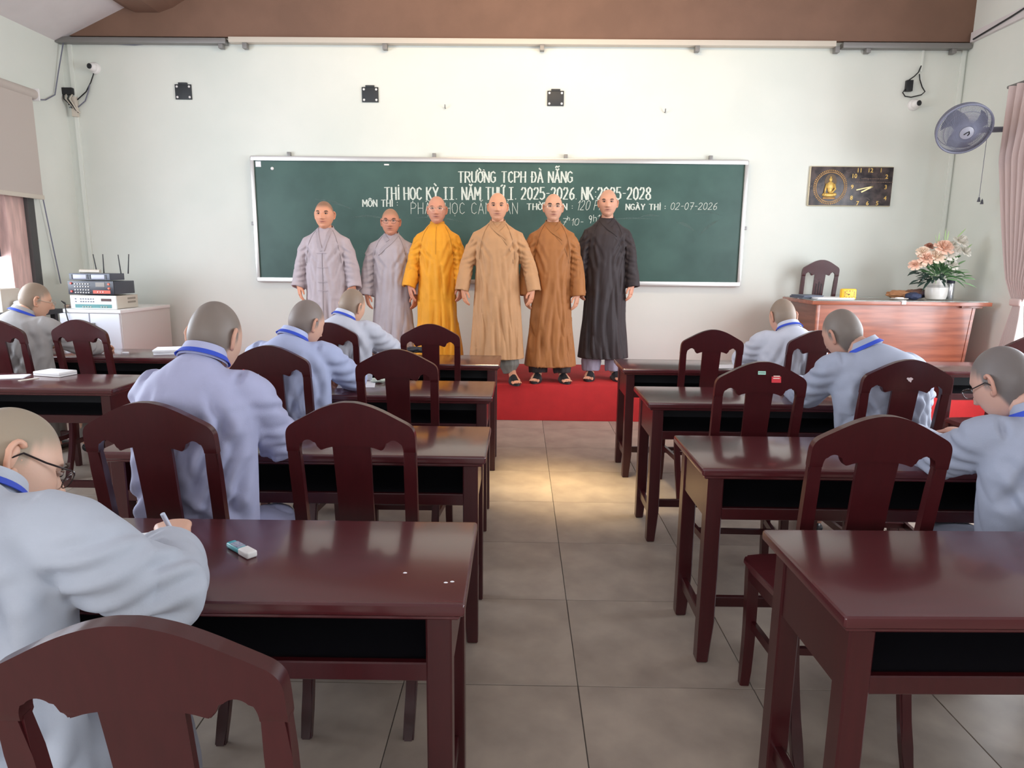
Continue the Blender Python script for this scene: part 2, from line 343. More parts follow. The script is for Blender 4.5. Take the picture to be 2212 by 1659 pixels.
def chalk(text,px0,py0,px1,py1,bold,name='chalk_writing',slant=0,wv=None,space=.45):
    a=at_y(px0,py1,BY-.013); b=at_y(px1,py1,BY-.013); t=at_y(px0,py0,BY-.013)
    h=t.z-a.z; adv=[]; x=0
    for ch in text:
        base=VN.get(ch,(ch,))[0]
        w=space if ch==' ' else max([q[0] for s in G[base] for q in s]+[.12])
        adv.append((ch,x)); x+=w+(.0 if ch==' ' else .2)
    sc=(b.x-a.x)/x; bm=bmesh.new()
    for ch,xo in adv:
        if ch==' ': continue
        gl=VN.get(ch,(ch,)); st=list(G[gl[0]])
        for ac in gl[1:]: st=st+ACC[ac]
        for s in st:
            pts=[]
            for (u,v) in s:
                z=a.z+(b.z-a.z)*((xo+u)/x)+v*h; pts.append(Vector((a.x+(xo+u)*sc+slant*v*h+random.uniform(-.0012,.0012),-.0,z+random.uniform(-.0012,.0012))))
            for p,q in zip(pts[:-1],pts[1:]):
                d=(q-p); L=d.length
                if L<1e-5: continue
                vert=abs(d.z)/L; w=(bold*(.42+.58*vert)) if bold>.008 else bold
                e=d.normalized()*w*.22
                ribbon(bm,[p-e-Vector((0,.0012,0)),q+e-Vector((0,.0012,0))],w,.0011+random.random()*.0004,(0,-1,0))
    bm.transform(Matrix.Translation((0,-.0117,-bz0)))
    return obj(name,me_of(bm),M_CHALK,cb)
chalk('TRƯỜNG TCPH ĐÀ NẴNG',990,371,1240,394,.0165,space=.5)
chalk('THİ HỌC KỲ JJ. NĂM THỨ J. 2025-2026. NK:2025-2028',831,405,1408,431,.0175,space=.42)
chalk('MÔN THİ :',784,432,862,446,.013)
chalk('PHẬT HỌC CĂN BẢN',888,438,1122,462,.0050,space=.5)
chalk('THỜİ GIAN :',1138,440,1240,453,.013)
chalk('120 PHÚT',1246,433,1330,454,.005,slant=.2)
chalk('NGÀY THİ :',1352,441,1440,453,.013)
chalk('02-07-2026',1448,438,1550,453,.0048,slant=.15)
chalk('7 10-',1214,472,1262,487,.0048,slant=.15); chalk('h',1226,467,1233,476,.005); chalk('9',1272,466,1280,482,.006); chalk('h10',1282,464,1312,478,.005)
for (x0,y0,x1,y1,w) in ((1380,470,1425,468,.03),(1290,478,1420,474,.02),(1510,508,1552,476,.05),(1500,462,1560,466,.014),(1150,500,1210,486,.05),(900,470,1000,480,.03),(680,430,760,452,.05),(760,470,830,472,.04),(1460,480,1500,500,.06),(1040,492,1100,500,.04)):
    a=at_y(x0,y0,BY); b=at_y(x1,y1,BY); bm=bmesh.new(); n_=12; pts=[];wd=[]
    for q in range(n_+1):
        u=q/n_; p_=a.lerp(b,u)+Vector((0,0,.02*math.sin(PI*u))); p_.y=-.0125; p_.z-=bz0; pts.append(p_); wd.append(.002+w*.6*math.sin(PI*u)*random.uniform(.7,1.1))
    ribbon(bm,pts,wd,.0002,(0,-1,0)); obj('chalk_smudge',me_of(bm),M_CHALKD,cb)
# ------------------------------------------------------------------ speaker mount plates
for k,(px,py,w) in enumerate(((397,199,''),(800,205,''),(1200,213,''))):
    p=at_y(px,py,YF); lab=['square black wall mount plate above and left of the chalkboard','square black wall mount plate above the chalkboard between two others','square black wall mount plate above the chalkboard right of centre'][k]
    t=thing('mount_plate',lab,'mount',(p.x,YF-.006,p.z),0,'wall mount plates')
    obj('plate',boxm(-.083,.083,-.006,.006,-.072,.072,bev=.002),mat('plate_grey',(44,48,52),.5),t)
    obj('plate_tab',boxm(-.045,.045,-.012,.006,.07,.088,bev=.002),mat('plate_grey',(44,48,52)),t)
    for sx in (-1,1):
        for sz in (-1,1):
            bm=bmesh.new(); lathe(bm,[(.011,0),(.011,.002),(.006,.004)],12); bm.transform(Matrix.Translation((sx*.062,-.006,sz*.05))@Matrix.Rotation(PI/2,4,'X')); obj('bolt_head',me_of(bm),M_PLAST,t)
# cameras, adapters
def dome(px,py,lab,yawx,tiltz):
    p=at_y(px,py,YF); t=thing('security_camera',lab,'camera',(p.x,YF,p.z),0,'dome cameras')
    bm=bmesh.new(); lathe(bm,[(.055,0),(.056,.02),(.045,.035),(.03,.04)],28); bm.transform(Matrix.Rotation(PI/2,4,'X')); obj('camera_base',me_of(bm,angle=.8),M_PLAST,t)
    bm=bmesh.new(); bmesh.ops.create_uvsphere(bm,u_segments=24,v_segments=16,radius=.042); bm.transform(Matrix.Translation((0,-.045,0))); obj('camera_ball',me_of(bm,smooth=True),M_PLAST,t)
    bm=bmesh.new(); lathe(bm,[(.024,0),(.026,.01),(.02,.014)],20); bm.transform(Matrix.Translation((yawx*.026,-.078,tiltz*.018))@Matrix.Rotation(yawx*.5,4,'Z')@Matrix.Rotation(PI/2,4,'X')); obj('camera_lens',me_of(bm,angle=.8),M_BLK,t)
dome(206,148,'white dome camera with a dark lens high on the left of the front wall',-.3,.1); dome(1972,227,'white dome camera with a dark lens left of the wall fan',.5,.1)
p=at_y(143,198,YF-.03); t=thing('power_adapter','black adapter with a tangle of plugs in the upper left corner','adapter',(p.x,YF-.03,p.z))
obj('adapter_body',boxm(-.04,.075,-.03,.03,-.03,.035,bev=.006),M_BLK,t)
for k in range(4): obj('plug_cable',tubem([(-.02+.03*k,-.02,-.03),(.0+.02*k,-.05,-.08),(.05+.02*k,-.03,-.13-.02*k),(.06+.02*k,0,-.2)],.006,6),[M_BLK,M_CREAM,M_BLK,M_CREAM][k],t)
obj('cable_box',boxm(.045,.10,-.02,.02,-.24,-.05,bev=.005),M_CREAM,t)
p=at_y(1963,185,YF-.02); t=thing('power_adapter','black rectangular adapter hanging above the right dome camera','adapter',(p.x,YF-.02,p.z))
obj('adapter_body',boxm(-.03,.035,-.02,.02,-.055,.05,bev=.006),M_BLK,t)
W2=lambda pts,Y=YF-.02:[tuple(at_y(x,y,Y)) for x,y in pts]
cable('camera_cable',W2(((203,157),(196,178),(186,198),(160,222),(148,226))),.006,M_BLK,'black cable from the left dome camera to the corner plugs')
cable('camera_cable',W2(((194,182),(190,200),(184,218),(168,232),(150,232))),.006,M_GREYP,'grey second cable looping below the left dome camera')
cable('camera_cable',W2(((1956,192),(1950,200),(1955,208),(1968,210),(1990,205),(1998,198),(1992,188),(1987,172),(1986,160))),.006,M_BLK,'black cable looping between right dome camera and adapter')
cable('camera_cable',W2(((1962,174),(1975,165),(1984,156),(1990,142))),.006,M_BLK,'short black cable rising from right adapter to conduit end')
# wall screws/hooks
for px,py,lab in ((962,234,'small metal wall hook above the left part of the chalkboard writing'),(1436,243,'small metal wall hook above the right part of the chalkboard')):
    p=at_y(px,py,YF); obj('wall_hook',tubem([(p.x,YF,p.z),(p.x,YF-.03,p.z),(p.x,YF-.035,p.z+.03)],.006,8),M_STEEL,label=lab,cat='hook')
# ------------------------------------------------------------------ picture clock
a=at_y(1749,359,YF);b=at_y(1920,447,YF)
cw,chh=(b.x-a.x)/2,(a.z-b.z)/2; c=(a+b)/2
ck=thing('picture_clock','wide dark picture clock with golden seated figure on the right of the front wall','clock',(c.x,YF-.02,c.z))
obj('clock_frame',boxm(-cw,cw,-.008,.02,-chh,chh,bev=.012,seg=3),M_CFR,ck)
obj('clock_face',boxm(-cw+.008,cw-.008,-.014,-.006,-chh+.008,chh-.008,bev=.003),M_CLOCK,ck)
F=-.0145
bm=bmesh.new(); cx0=-cw*.5
for k in range(56):
    an=2*PI*k/56; r0,r1=.155,.172
    ribbon(bm,[(cx0+r0*math.cos(an),F,-.01+r0*math.sin(an)),(cx0+r1*math.cos(an),F,-.01+r1*math.sin(an))],.010,.003,(0,-1,0))
obj('halo_rays',me_of(bm),M_BRONZE,ck)
bm=bmesh.new(); K=40; ribbon(bm,[(cx0+.145*math.cos(2*PI*k/K),F,-.01+.145*math.sin(2*PI*k/K)) for k in range(K+1)],.008,.003,(0,-1,0)); obj('halo_ring',me_of(bm),M_BRONZE,ck)
bm=bmesh.new(); prism(bm,[(cx0+.06*math.cos(t),.045+.075*math.sin(t)) for t in [2*PI*k/24 for k in range(24)]],F-.002,F+.002); obj('back_panel',me_of(bm),mat('bronze_dark',(96,76,52),.5,metal=.2),ck)
def blob(bm,c,s,seg=14,rot=None):
    r=bmesh.ops.create_uvsphere(bm,u_segments=seg,v_segments=max(8,seg//2+2),radius=1)
    mt=Matrix.Translation(c)@(rot if rot else Matrix())@Matrix.Diagonal((s[0],s[1],s[2],1))
    for v in r['verts']: v.co=mt@v.co
bm=bmesh.new(); f=F-.002
blob(bm,(cx0,f,.062),(.017,.010,.022)); blob(bm,(cx0,f,.088),(.008,.006,.008)); blob(bm,(cx0,f,0.0),(.040,.012,.045)); blob(bm,(cx0,f,-.03),(.028,.012,.04))
blob(bm,(cx0-.005,f-.001,-.088),(.075,.013,.020)); blob(bm,(cx0-.05,f-.003,-.083),(.024,.012,.018)); blob(bm,(cx0+.045,f-.003,-.083),(.026,.012,.018))
tube(bm,[(cx0-.036,f-.004,.022),(cx0-.05,f-.008,-.03),(cx0-.056,f-.01,-.085)],[.012,.010,.008],8)
tube(bm,[(cx0+.036,f-.004,.022),(cx0+.05,f-.008,-.03),(cx0+.02,f-.012,-.062),(cx0-.01,f-.012,-.066)],[.012,.010,.009,.007],8)
obj('seated_figure',me_of(bm,smooth=True),M_GOLD,ck)
obj('lotus_base',boxm(cx0-.07,cx0+.06,F-.006,F,-.128,-.108,bev=.004),M_BRONZE,ck)
def text_mesh(txt,size,m,parent,loc,name='numeral',rot=(PI/2,0,0),ext=.0012,align='CENTER'):
    cu=bpy.data.curves.new('t','FONT'); cu.body=txt; cu.size=size; cu.extrude=ext; cu.align_x=align; cu.align_y='CENTER'; cu.resolution_u=2; cu.offset=size*.012
    o=bpy.data.objects.new('t',cu); COL.objects.link(o); dg=bpy.context.evaluated_depsgraph_get(); me=bpy.data.meshes.new_from_object(o.evaluated_get(dg)); bpy.data.objects.remove(o)
    me.materials.clear(); q=obj(name,me,m,parent,loc); q.rotation_euler=rot; return q
nx,ny,nw,nh=cw*.54,0.0,.165,.165
pos={'12':(1550,315),'1':(1805,315),'2':(1940,465),'3':(1915,715),'4':(1900,980),'5':(1710,1100),'6':(1475,1100),'7':(1240,1100),'8':(1095,970),'9':(1115,710),'10':(1165,450),'11':(1290,315)}
for k,(x,y) in pos.items():
    p=at_y(1740+x*200/2212,340+y*130/1438,YF-.034); text_mesh(k,.058,M_GOLD,ck,(p.x-c.x,F-.001,p.z-c.z))
# the two illegible lines of small print above the hands
for z,w in ((.075,.13),(.042,.19)):
    bm=bmesh.new(); x=-w
    while x<w: 
        l=random.uniform(.006,.02); ribbon(bm,[(nx+x,F-.0005,z),(nx+x+l,F-.0005,z)],.007,.0006,(0,-1,0)); x+=l+.006
    obj('small_print',me_of(bm),mat('dull_gold',(120,100,84),.6),ck)
for (x0,y0,x1,y1,w) in ((1620,690,1215,780,.010),(1620,690,1330,830,.013)):
    p=at_y(1740+x0*200/2212,340+y0*130/1438,YF-.04)-c; q=at_y(1740+x1*200/2212,340+y1*130/1438,YF-.04)-c
    bm=bmesh.new(); p.y=q.y=F-.006; ribbon(bm,[p,q],w,.002,(0,-1,0)); obj('clock_hand',me_of(bm),mat('hand_brass',(250,226,160),.3,metal=.2),ck)
bm=bmesh.new(); random.seed(9)
for k in range(26):
    x,z=random.uniform(-cw+.02,cw-.05),random.uniform(-chh+.02,chh-.03)
    if abs(x-cx0)<.18: continue
    pts=[(x+.02*j*math.cos(k),F-.0003,z+.012*math.sin(j*1.3+k)) for j in range(4)]; ribbon(bm,pts,.004,.001,(0,-1,0))
obj('branch_relief',me_of(bm),mat('relief_grey',(104,92,88),.6),ck)

# ------------------------------------------------------------------ wall fan
fc=at_y(2083,279,6.15); fmt=Matrix.Translation(fc)
aim=(Vector((-.9,-3.6,-2.25))).normalized()
fan=thing('wall_fan','grey round wall fan mounted near the right corner, tilted down','fan',tuple(fc))
Q=aim.to_track_quat('Z','Y').to_matrix().to_4x4()
def fobj(name,bm,m,sm=.8):
    bm.transform(Q); return obj(name,me_of(bm,angle=sm),m,fan)
R=.208
def ring(bm,r,z,t,n=56,k=6): 
    tube_pts=[(r*math.cos(2*PI*i/n),r*math.sin(2*PI*i/n),z) for i in range(n+1)]; tube(bm,tube_pts,t,k,up=(0,0,1))
bm=bmesh.new(); ring(bm,R,0,.010); ring(bm,R,-.03,.006); fobj('cage_rim',bm,M_GREYP)
prz=lambda r: .085*(1-(r/R)**2)
bm=bmesh.new(); NW=104
for k in range(NW):
    a0=2*PI*k/NW; tube(bm,[((r)*math.cos(a0+1.1*(1-r/R)),(r)*math.sin(a0+1.1*(1-r/R)),prz(r)) for r in (.055,.09,.125,.16,.19,.208)],.0024,4,up=(0,0,1))
ring(bm,.08,prz(.08),.002,32,4); ring(bm,.16,prz(.16),.0022,48,4); fobj('front_grille',bm,M_GREYP)
bm=bmesh.new()
for k in range(64):
    a0=2*PI*k/64; tube(bm,[(r*math.cos(a0),r*math.sin(a0),z) for r,z in ((.208,-.01),(.208,-.05),(.19,-.09),(.14,-.11),(.06,-.115))],.0019,4,up=(0,0,1))
ring(bm,.208,-.05,.0025,48,4); ring(bm,.19,-.09,.0025,48,4); fobj('rear_grille',bm,M_GREYP)
bm=bmesh.new(); lathe(bm,[(.055,.07),(.053,.084),(.03,.092),(.001,.093)],28); hub=fobj('hub_badge',bm,mat('hub_grey',(136,136,146),.4))
bm=bmesh.new(); tube(bm,[(-.022,-.012,.094),(-.006,.004,.096),(.012,.016,.096),(.018,-.002,.096),(.008,-.02,.095)],.004,6,up=(0,0,1)); fobj('hub_emblem',bm,M_BLK)
for k in range(3):
    bm=bmesh.new(); a0=2*PI*k/3; rows=[]
    for i,r in enumerate((.03,.07,.11,.15,.18)):
        rr=[]
        for j,w in enumerate((-.55,-.2,.2,.5)):
            an=a0+w*(1.0 if i else .6)+.15*i; rr.append((r*math.cos(an),r*math.sin(an),-.03+w*.05))
        rows.append(rr)
    V=[[bm.verts.new(p) for p in rr] for rr in rows]
    for i in range(4):
        for j in range(3): bm.faces.new((V[i][j],V[i+1][j],V[i+1][j+1],V[i][j+1]))
    bmesh.ops.solidify(bm,geom=list(bm.faces),thickness=.003); fobj('fan_blade',bm,mat('blade_grey',(120,120,134),.35))
bm=bmesh.new(); lathe(bm,[(.045,-.24),(.062,-.22),(.065,-.13),(.05,-.10)],24); fobj('motor_housing',bm,M_GREYP)
mp=at_y(2146,276,6.45); mp.x=XR-.02
mc=Q@Vector((0,0,-.22))
bm=bmesh.new(); tube(bm,[mc,mc+Vector((.02,.03,-.09)),(mp-fc)+Vector((-.05,-.05,-.02)),mp-fc],[.03,.026,.024,.03],10); obj('support_arm',me_of(bm,angle=.8),M_GREYP,fan)
q=mp-fc; obj('wall_bracket',boxm(q.x-.005,q.x+.02,q.y-.05,q.y+.05,q.z-.10,q.z+.09,bev=.006),M_GREYP,fan)
for dx,(x,y0,y1) in enumerate(((2126,296,431),(2134,330,436))):
    s=at_y(x+(6 if dx==0 else 1),y0,6.45)-fc; e=at_y(x-14+dx*1,y1,6.45)-fc; e.x=s.x; e.y=s.y
    if dx==1: s.z=e.z+.03
    obj('pull_cord',tubem([s,e],.0025,6),M_GREYP,fan)
    bm=bmesh.new(); lathe(bm,[(.006,.02),(.014,-.02)],10); bm.transform(Matrix.Translation(e)); obj('cord_bell',me_of(bm),mat('bell_grey',(84,86,96)),fan)
# ------------------------------------------------------------------ curtain on the right wall
ct=thing('tied_curtain','pale pink curtain gathered by a tie beside the right window','curtain',(XR-.12,5.9,0))
bm=bmesh.new(); ZS=[.42,.7,.95,1.06,1.12,1.18,1.3,1.5,1.8,2.2,2.6,2.95]; NU=110; V=[]
def cspan(z):
    if z<1.12: w=.09+.14*((1.12-z)/.7)**.8; return (-.02-w*.5, -.02+w*.5) 
    t=min(1,(z-1.12)/1.83); w=.10+1.0*(t**.62); far=.045+.40*min(1,t*1.5)**.75; return (far-w,far)
for z in [ZS[0]+(ZS[-1]-ZS[0])*i/60 for i in range(61)]:
    y0,y1=cspan(z); row=[]; am=.045 if z>1.3 else .02+.025*abs(z-1.12)/.2
    for k in range(NU+1):
        u=k/NU; row.append(bm.verts.new((am*math.sin(u*2*PI*11+.5*math.sin(z*3))+.01*math.sin(u*70),y0+(y1-y0)*u,z)))
    V.append(row)
for i in range(60):
    for k in range(NU): bm.faces.new((V[i][k],V[i][k+1],V[i+1][k+1],V[i+1][k]))
obj('curtain_cloth',me_of(bm,smooth=True),M_CURT,ct)
obj('curtain_tie',boxm(-.05,.05,-.075,.06,1.085,1.15,bev=.02,seg=3),M_CURT,ct)
obj('curtain_rod',tubem([(0,-3.2,2.96),(0,.5,2.96)],.014,10),M_STEEL,ct)
# ------------------------------------------------------------------ student desks
def desk_parts(L,D=.45,H=.745):
    P=[]
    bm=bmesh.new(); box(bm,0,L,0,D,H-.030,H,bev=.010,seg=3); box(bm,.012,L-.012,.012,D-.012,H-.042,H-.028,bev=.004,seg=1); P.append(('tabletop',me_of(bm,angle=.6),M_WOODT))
    bm=bmesh.new(); ins=.035
    for sx in (0,1):
        x0=ins if sx==0 else L-ins-.018
        bm=bmesh.new(); box(bm,x0,x0+.018,.06,D-.06,.545,H-.04); P.append(('side_panel',me_of(bm),M_WOOD))
    zs=.585
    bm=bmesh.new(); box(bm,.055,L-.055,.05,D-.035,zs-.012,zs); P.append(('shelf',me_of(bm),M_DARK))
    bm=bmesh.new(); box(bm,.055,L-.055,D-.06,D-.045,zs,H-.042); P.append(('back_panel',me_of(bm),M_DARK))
    bm=bmesh.new(); box(bm,.07,L-.07,D-.045,D-.03,.545,H-.04,bev=.002,seg=1); P.append(('front_apron',me_of(bm),M_WOOD))
    bm=bmesh.new(); box(bm,.07,L-.07,.035,.055,.548,zs+.006,bev=.003,seg=1); P.append(('lower_rail',me_of(bm,angle=.6),M_WOOD))
    for x in (ins-.005,L-ins-.05):
        for y in (.03,D-.085):
            bm=bmesh.new(); z0=H-.04; w=.055
            inx=1 if x<L/2 else -1
            sec=[(z0,0),(.16,0),(.0,.014)]
            rings=[]
            for z,k in sec:
                xa,xb=(x+ (0 if inx>0 else k),x+w-(k if inx>0 else 0))
                rings.append([bm.verts.new(p) for p in ((xa,y,z),(xb,y,z),(xb,y+w,z),(xa,y+w,z))])
            for i in range(2):
                for j in range(4): bm.faces.new((rings[i][j],rings[i][(j+1)%4],rings[i+1][(j+1)%4],rings[i+1][j]))
            bm.faces.new(rings[0]); bm.faces.new(rings[-1][::-1])
            bmesh.ops.bevel(bm,geom=[e for e in bm.edges],offset=.004,segments=1,affect='EDGES')
            P.append(('leg',me_of(bm,angle=.6),M_WOOD))
    for x in (ins+.01,L-ins-.035):
        bm=bmesh.new(); box(bm,x,x+.025,.08,D-.08,.12,.165,bev=.003,seg=1); P.append(('side_stretcher',me_of(bm),M_WOOD))
    bm=bmesh.new(); box(bm,.05,L-.05,D/2-.012,D/2+.012,.122,.163,bev=.003,seg=1); P.append(('long_stretcher',me_of(bm),M_WOOD))
    return P
DP=desk_parts(1.40)
DG='student desks in the left and right blocks'
def desk(x,y,label,rz=0):
    t=thing('student_desk',label,'desk',(x,y,0),rz,DG)
    for n,me,m in DP: obj(n,me,m,t)
    return t
desk(-1.505,1.275,'mahogany student desk nearest the camera left of the aisle, correction pen on it',.004)
desk(-1.515,2.335,'mahogany student desk second from the camera left of the aisle')
desk(-1.535,3.41,'mahogany student desk third from the camera left of the aisle')
desk(-1.53,4.475,'mahogany student desk left of the aisle, nearest the red platform')
desk(.655,1.258,'mahogany student desk nearest the camera right of the aisle',.02)
desk(.628,2.232,'mahogany student desk second from the camera right of the aisle')
desk(.642,3.31,'mahogany student desk third from the camera right of the aisle')
desk(.672,4.37,'mahogany student desk right of the aisle, nearest the red platform')
desk(2.78,4.42,'mahogany student desk at the far right, behind the person with dark glasses')
desk(-3.54,3.49,'mahogany student desk at the far left with the white flat box on it')
desk(-3.56,4.60,'mahogany student desk at the far left with the stack of papers on it')
# ------------------------------------------------------------------ chairs
def yc(z): return (-.17-.085*((z-.45)/.59)**1.25) if z>.45 else (-.17-.11*((.45-z)/.45)**1.6)
def bend(bm,z0=0,k=1.0):
    for v in bm.verts: v.co.y+=yc(v.co.z)*k
U=.000654
def chair_parts(zs=1.0,slots=False):
    P=[]; HT=1.04
    P_top=[(0,0),(26,0),(60,7),(100,19),(150,42),(200,70),(240,92),(262,106),(277,126),(283,152),(283,232)]
    P_bot=[(229,232),(228,212),(223,194),(214,179),(202,170),(188,166),(174,169),(162,177),(154,189),(149,203),(143,214),(134,221),(126,219),(100,209),(60,202),(0,199)]
    def chk(L,keep=()):
        Q=[L[0]]
        for a,b in zip(L[:-1],L[1:]):
            Q.append((a[0]*.75+b[0]*.25,a[1]*.75+b[1]*.25)); Q.append((a[0]*.25+b[0]*.75,a[1]*.25+b[1]*.75))
            if b in keep: Q.append(b)
        return Q+[L[-1]]
    P_top=chk(chk(P_top)); P_bot=chk(P_bot,((134,221),))
    poly=[(x*U,HT-y*U) for x,y in P_top]+[(x*U,HT-y*U) for x,y in P_bot]
    full=poly+[(-x,z) for x,z in poly[::-1] if x>1e-6]
    bm=bmesh.new(); prism(bm,full,-.013,.013,bev=.0035)
    bmesh.ops.triangulate(bm,faces=[f for f in bm.faces if len(f.verts)>4]); bend(bm); P.append(('crest_rail',me_of(bm,angle=.5),M_WOOD))
    zj=HT-232*U
    for s in (-1,1):
        bm=bmesh.new(); rings=[]
        for k in range(15):
            z=(zj+.006)*(1-k/14); xc=s*(.167-.004*math.sin(k/14*PI)) if z>.45 else s*(.167-.012*((.45-z)/.45))
            w=.0183 if z>.45 else .0183-.002*((.45-z)/.45); d=.0124+.009*math.exp(-((z-.45)/.15)**2)
            y=yc(z); rings.append([bm.verts.new(p) for p in ((xc-w,y-d,z),(xc+w,y-d,z),(xc+w,y+d,z),(xc-w,y+d,z))])
        for i in range(14):
            for j in range(4): bm.faces.new((rings[i][j],rings[i][(j+1)%4],rings[i+1][(j+1)%4],rings[i+1][j]))
        bm.faces.new(rings[0]); bm.faces.new(rings[-1][::-1])
        bmesh.ops.bevel(bm,geom=[e for e in bm.edges if abs(e.verts[0].co.z-e.verts[1].co.z)>.01],offset=.005,segments=2,affect='EDGES')
        P.append(('rear_leg',me_of(bm,angle=.5),M_WOOD))
    bm=bmesh.new(); rings=[]
    for k in range(9):
        z=(HT-190*U)+(.47-(HT-190*U))*k/8; w=.055-.003*math.sin(k/8*PI); y=yc(z)
        rings.append([bm.verts.new(p) for p in ((-w,y-.007,z),(w,y-.007,z),(w,y+.005,z),(-w,y+.005,z))])
    for i in range(8):
        for j in range(4): bm.faces.new((rings[i][j],rings[i][(j+1)%4],rings[i+1][(j+1)%4],rings[i+1][j]))
    bm.faces.new(rings[0]); bm.faces.new(rings[-1][::-1]); P.append(('splat',me_of(bm,angle=.5),M_WOOD))
    if slots:
        bm=bmesh.new()
        for x,zt_ in ((-.026,.82),(0,.84),(.026,.82)):
            ribbon(bm,[(x,yc(z)-.0065,z) for z in (zt_,.75,.65,.55)],.008,.0014,(0,-1,0))
        bm_=me_of(bm); P.append(('splat_slots',bm_,M_DARK))
    # seat
    bm=bmesh.new(); sp=[(-.19,-.19),(.19,-.19),(.215,.05),(.222,.13),(.21,.155),(.16,.17),(0,.178),(-.16,.17),(-.21,.155),(-.222,.13),(-.215,.05)]
    a=[bm.verts.new((x,y,.43)) for x,y in sp]; b=[bm.verts.new((x,y,.455)) for x,y in sp]
    f1=bm.faces.new(a[::-1]); f2=bm.faces.new(b)
    for i in range(len(sp)): bm.faces.new((a[i],a[(i+1)%len(sp)],b[(i+1)%len(sp)],b[i]))
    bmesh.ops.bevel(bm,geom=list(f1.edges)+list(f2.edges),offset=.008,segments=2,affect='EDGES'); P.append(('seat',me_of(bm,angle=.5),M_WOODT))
    for s in (-1,1):
        bm=bmesh.new(); box(bm,-.009,.009,-.17,.14,.375,.432,mtx=Matrix.Translation((s*.182,0,0))@Matrix.Rotation(-s*.09,4,'Z')); P.append(('seat_rail',me_of(bm),M_WOOD))
        bm=bmesh.new(); pts=[]; rings=[]
        for k in range(9):
            z=.43*(1-k/8); y=.13-.012*math.sin(k/8*PI)-.02*(k/8)**2; w=.019-.003*k/8; xc=s*(.192+.006*(k/8)**3)
            rings.append([bm.verts.new(p) for p in ((xc-w,y-w,z),(xc+w,y-w,z),(xc+w,y+w,z),(xc-w,y+w,z))])
        for i in range(8):
            for j in range(4): bm.faces.new((rings[i][j],rings[i][(j+1)%4],rings[i+1][(j+1)%4],rings[i+1][j]))
        bm.faces.new(rings[0]); bm.faces.new(rings[-1][::-1])
        bmesh.ops.bevel(bm,geom=[e for e in bm.edges if abs(e.verts[0].co.z-e.verts[1].co.z)>.01],offset=.004,segments=1,affect='EDGES'); P.append(('front_leg',me_of(bm,angle=.5),M_WOOD))
        bm=bmesh.new(); box(bm,-.008,.008,-.215,.12,.21,.24,mtx=Matrix.Translation((s*.176,0,0))@Matrix.Rotation(-s*.09,4,'Z')); P.append(('side_stretcher',me_of(bm),M_WOOD))
    bm=bmesh.new(); box(bm,-.165,.165,.125,.143,.375,.43); P.append(('front_rail',me_of(bm),M_WOOD))
    bm=bmesh.new(); box(bm,-.155,.155,-.182,-.165,.375,.43); P.append(('back_rail',me_of(bm),M_WOOD))
    bm=bmesh.new(); box(bm,-.175,.175,-.055,-.039,.213,.237); P.append(('cross_stretcher',me_of(bm),M_WOOD))
    return P
CP=chair_parts(); CPS=chair_parts(slots=True)
CG='mahogany splat back chairs at the student desks'
def chair(cx,cyt,label,rz=0,parts=None,z=0,sc=1.0,group=CG):
    t=thing('wooden_chair',label,'chair',(cx,cyt+.255,z),rz,group)
    t.scale=(1,1,sc)
    for n,me,m in (parts or CP): obj(n,me,m,t)
    return t
chair(-.475,.745,'mahogany chair nearest the camera at the bottom left, empty',0.02,None,0,.97)
chair(-1.10,.76,'mahogany chair under the person in pale grey at the left front desk')
chair(-1.035,1.83,'mahogany chair left of the aisle holding the person in lavender robe at second desk')
chair(-.478,1.865,'empty mahogany chair by the aisle at the second left desk')
chair(-1.147,3.07,'mahogany chair of the person in light blue robe at third left desk')
chair(-.548,2.99,'empty mahogany chair by the aisle at the third left desk')
chair(-1.19,4.20,'mahogany chair of the person in white robe at left desk nearest platform')
chair(-.553,4.18,'empty mahogany chair in front of the person in the yellow robe',.0)
chair(-3.24,4.14,'mahogany chair of the grey robed person at the far left window')
chair(-2.73,4.20,'empty mahogany chair in front of the white cabinet',-.10)
chair(-3.55,3.12,'mahogany chair of the mostly hidden person at the left edge')
chair(.985,1.775,'empty mahogany chair at the second right desk nearest the camera',-.03)
chair(1.74,1.80,'mahogany chair of the person with glasses at the right edge')
st=chair(.995,2.745,'mahogany chair with two small stickers on its crest rail',-.02)
c2=chair(1.655,2.85,'mahogany chair with a scraped white mark on its crest, right of stickered one',-.04)
chair(1.145,4.02,'empty mahogany chair by the aisle at the right desk nearest the platform')
chair(1.79,4.06,'mahogany chair behind the teacher desk side of the right block')
chair(2.975,3.93,'mahogany chair at the far right edge in front of the curtain')
chair(3.035,7.0,'mahogany teacher chair with slotted splat behind the teacher desk',0,CPS,.331,1.085,None)
def on_crest(t,x,z,w,h,m,name,l=None):
    y=yc(z)-.0145; q=obj(name,boxm(-w/2,w/2,-.0012,0,-h/2,h/2),m,t,(x,y,z)); q.rotation_euler=(-.17,0,0); 
    if l: q['label']=l
    return q
s1=on_crest(st,-.005,.994,.031,.014,mat('sticker_green',(176,226,206),.5),'sticker','pale green label sticker')
on_crest(st,-.005,.994,.026,.004,M_INK,'sticker_print'); on_crest(st,.056,.972,.038,.036,mat('sticker_red',(214,50,62),.5),'sticker','red square sticker')
for k in range(3):
    q=on_crest(st,.056,.981-.009*k,.026,.004,mat('sticker_cream',(246,214,200),.5),'sticker_print')
    q.location.y-=.0012
bm=bmesh.new(); prism(bm,[(.011*math.cos(t)*(1+.35*math.sin(3*t)),.010*math.sin(t)*(1+.3*math.cos(5*t))) for t in [2*PI*k/22 for k in range(22)]],-.0015,0); q=obj('scrape_mark',me_of(bm),mat('scrape',(206,188,190),.8),c2,(.004,yc(.955)-.0145,.955)); q.rotation_euler=(-.15,0,0)

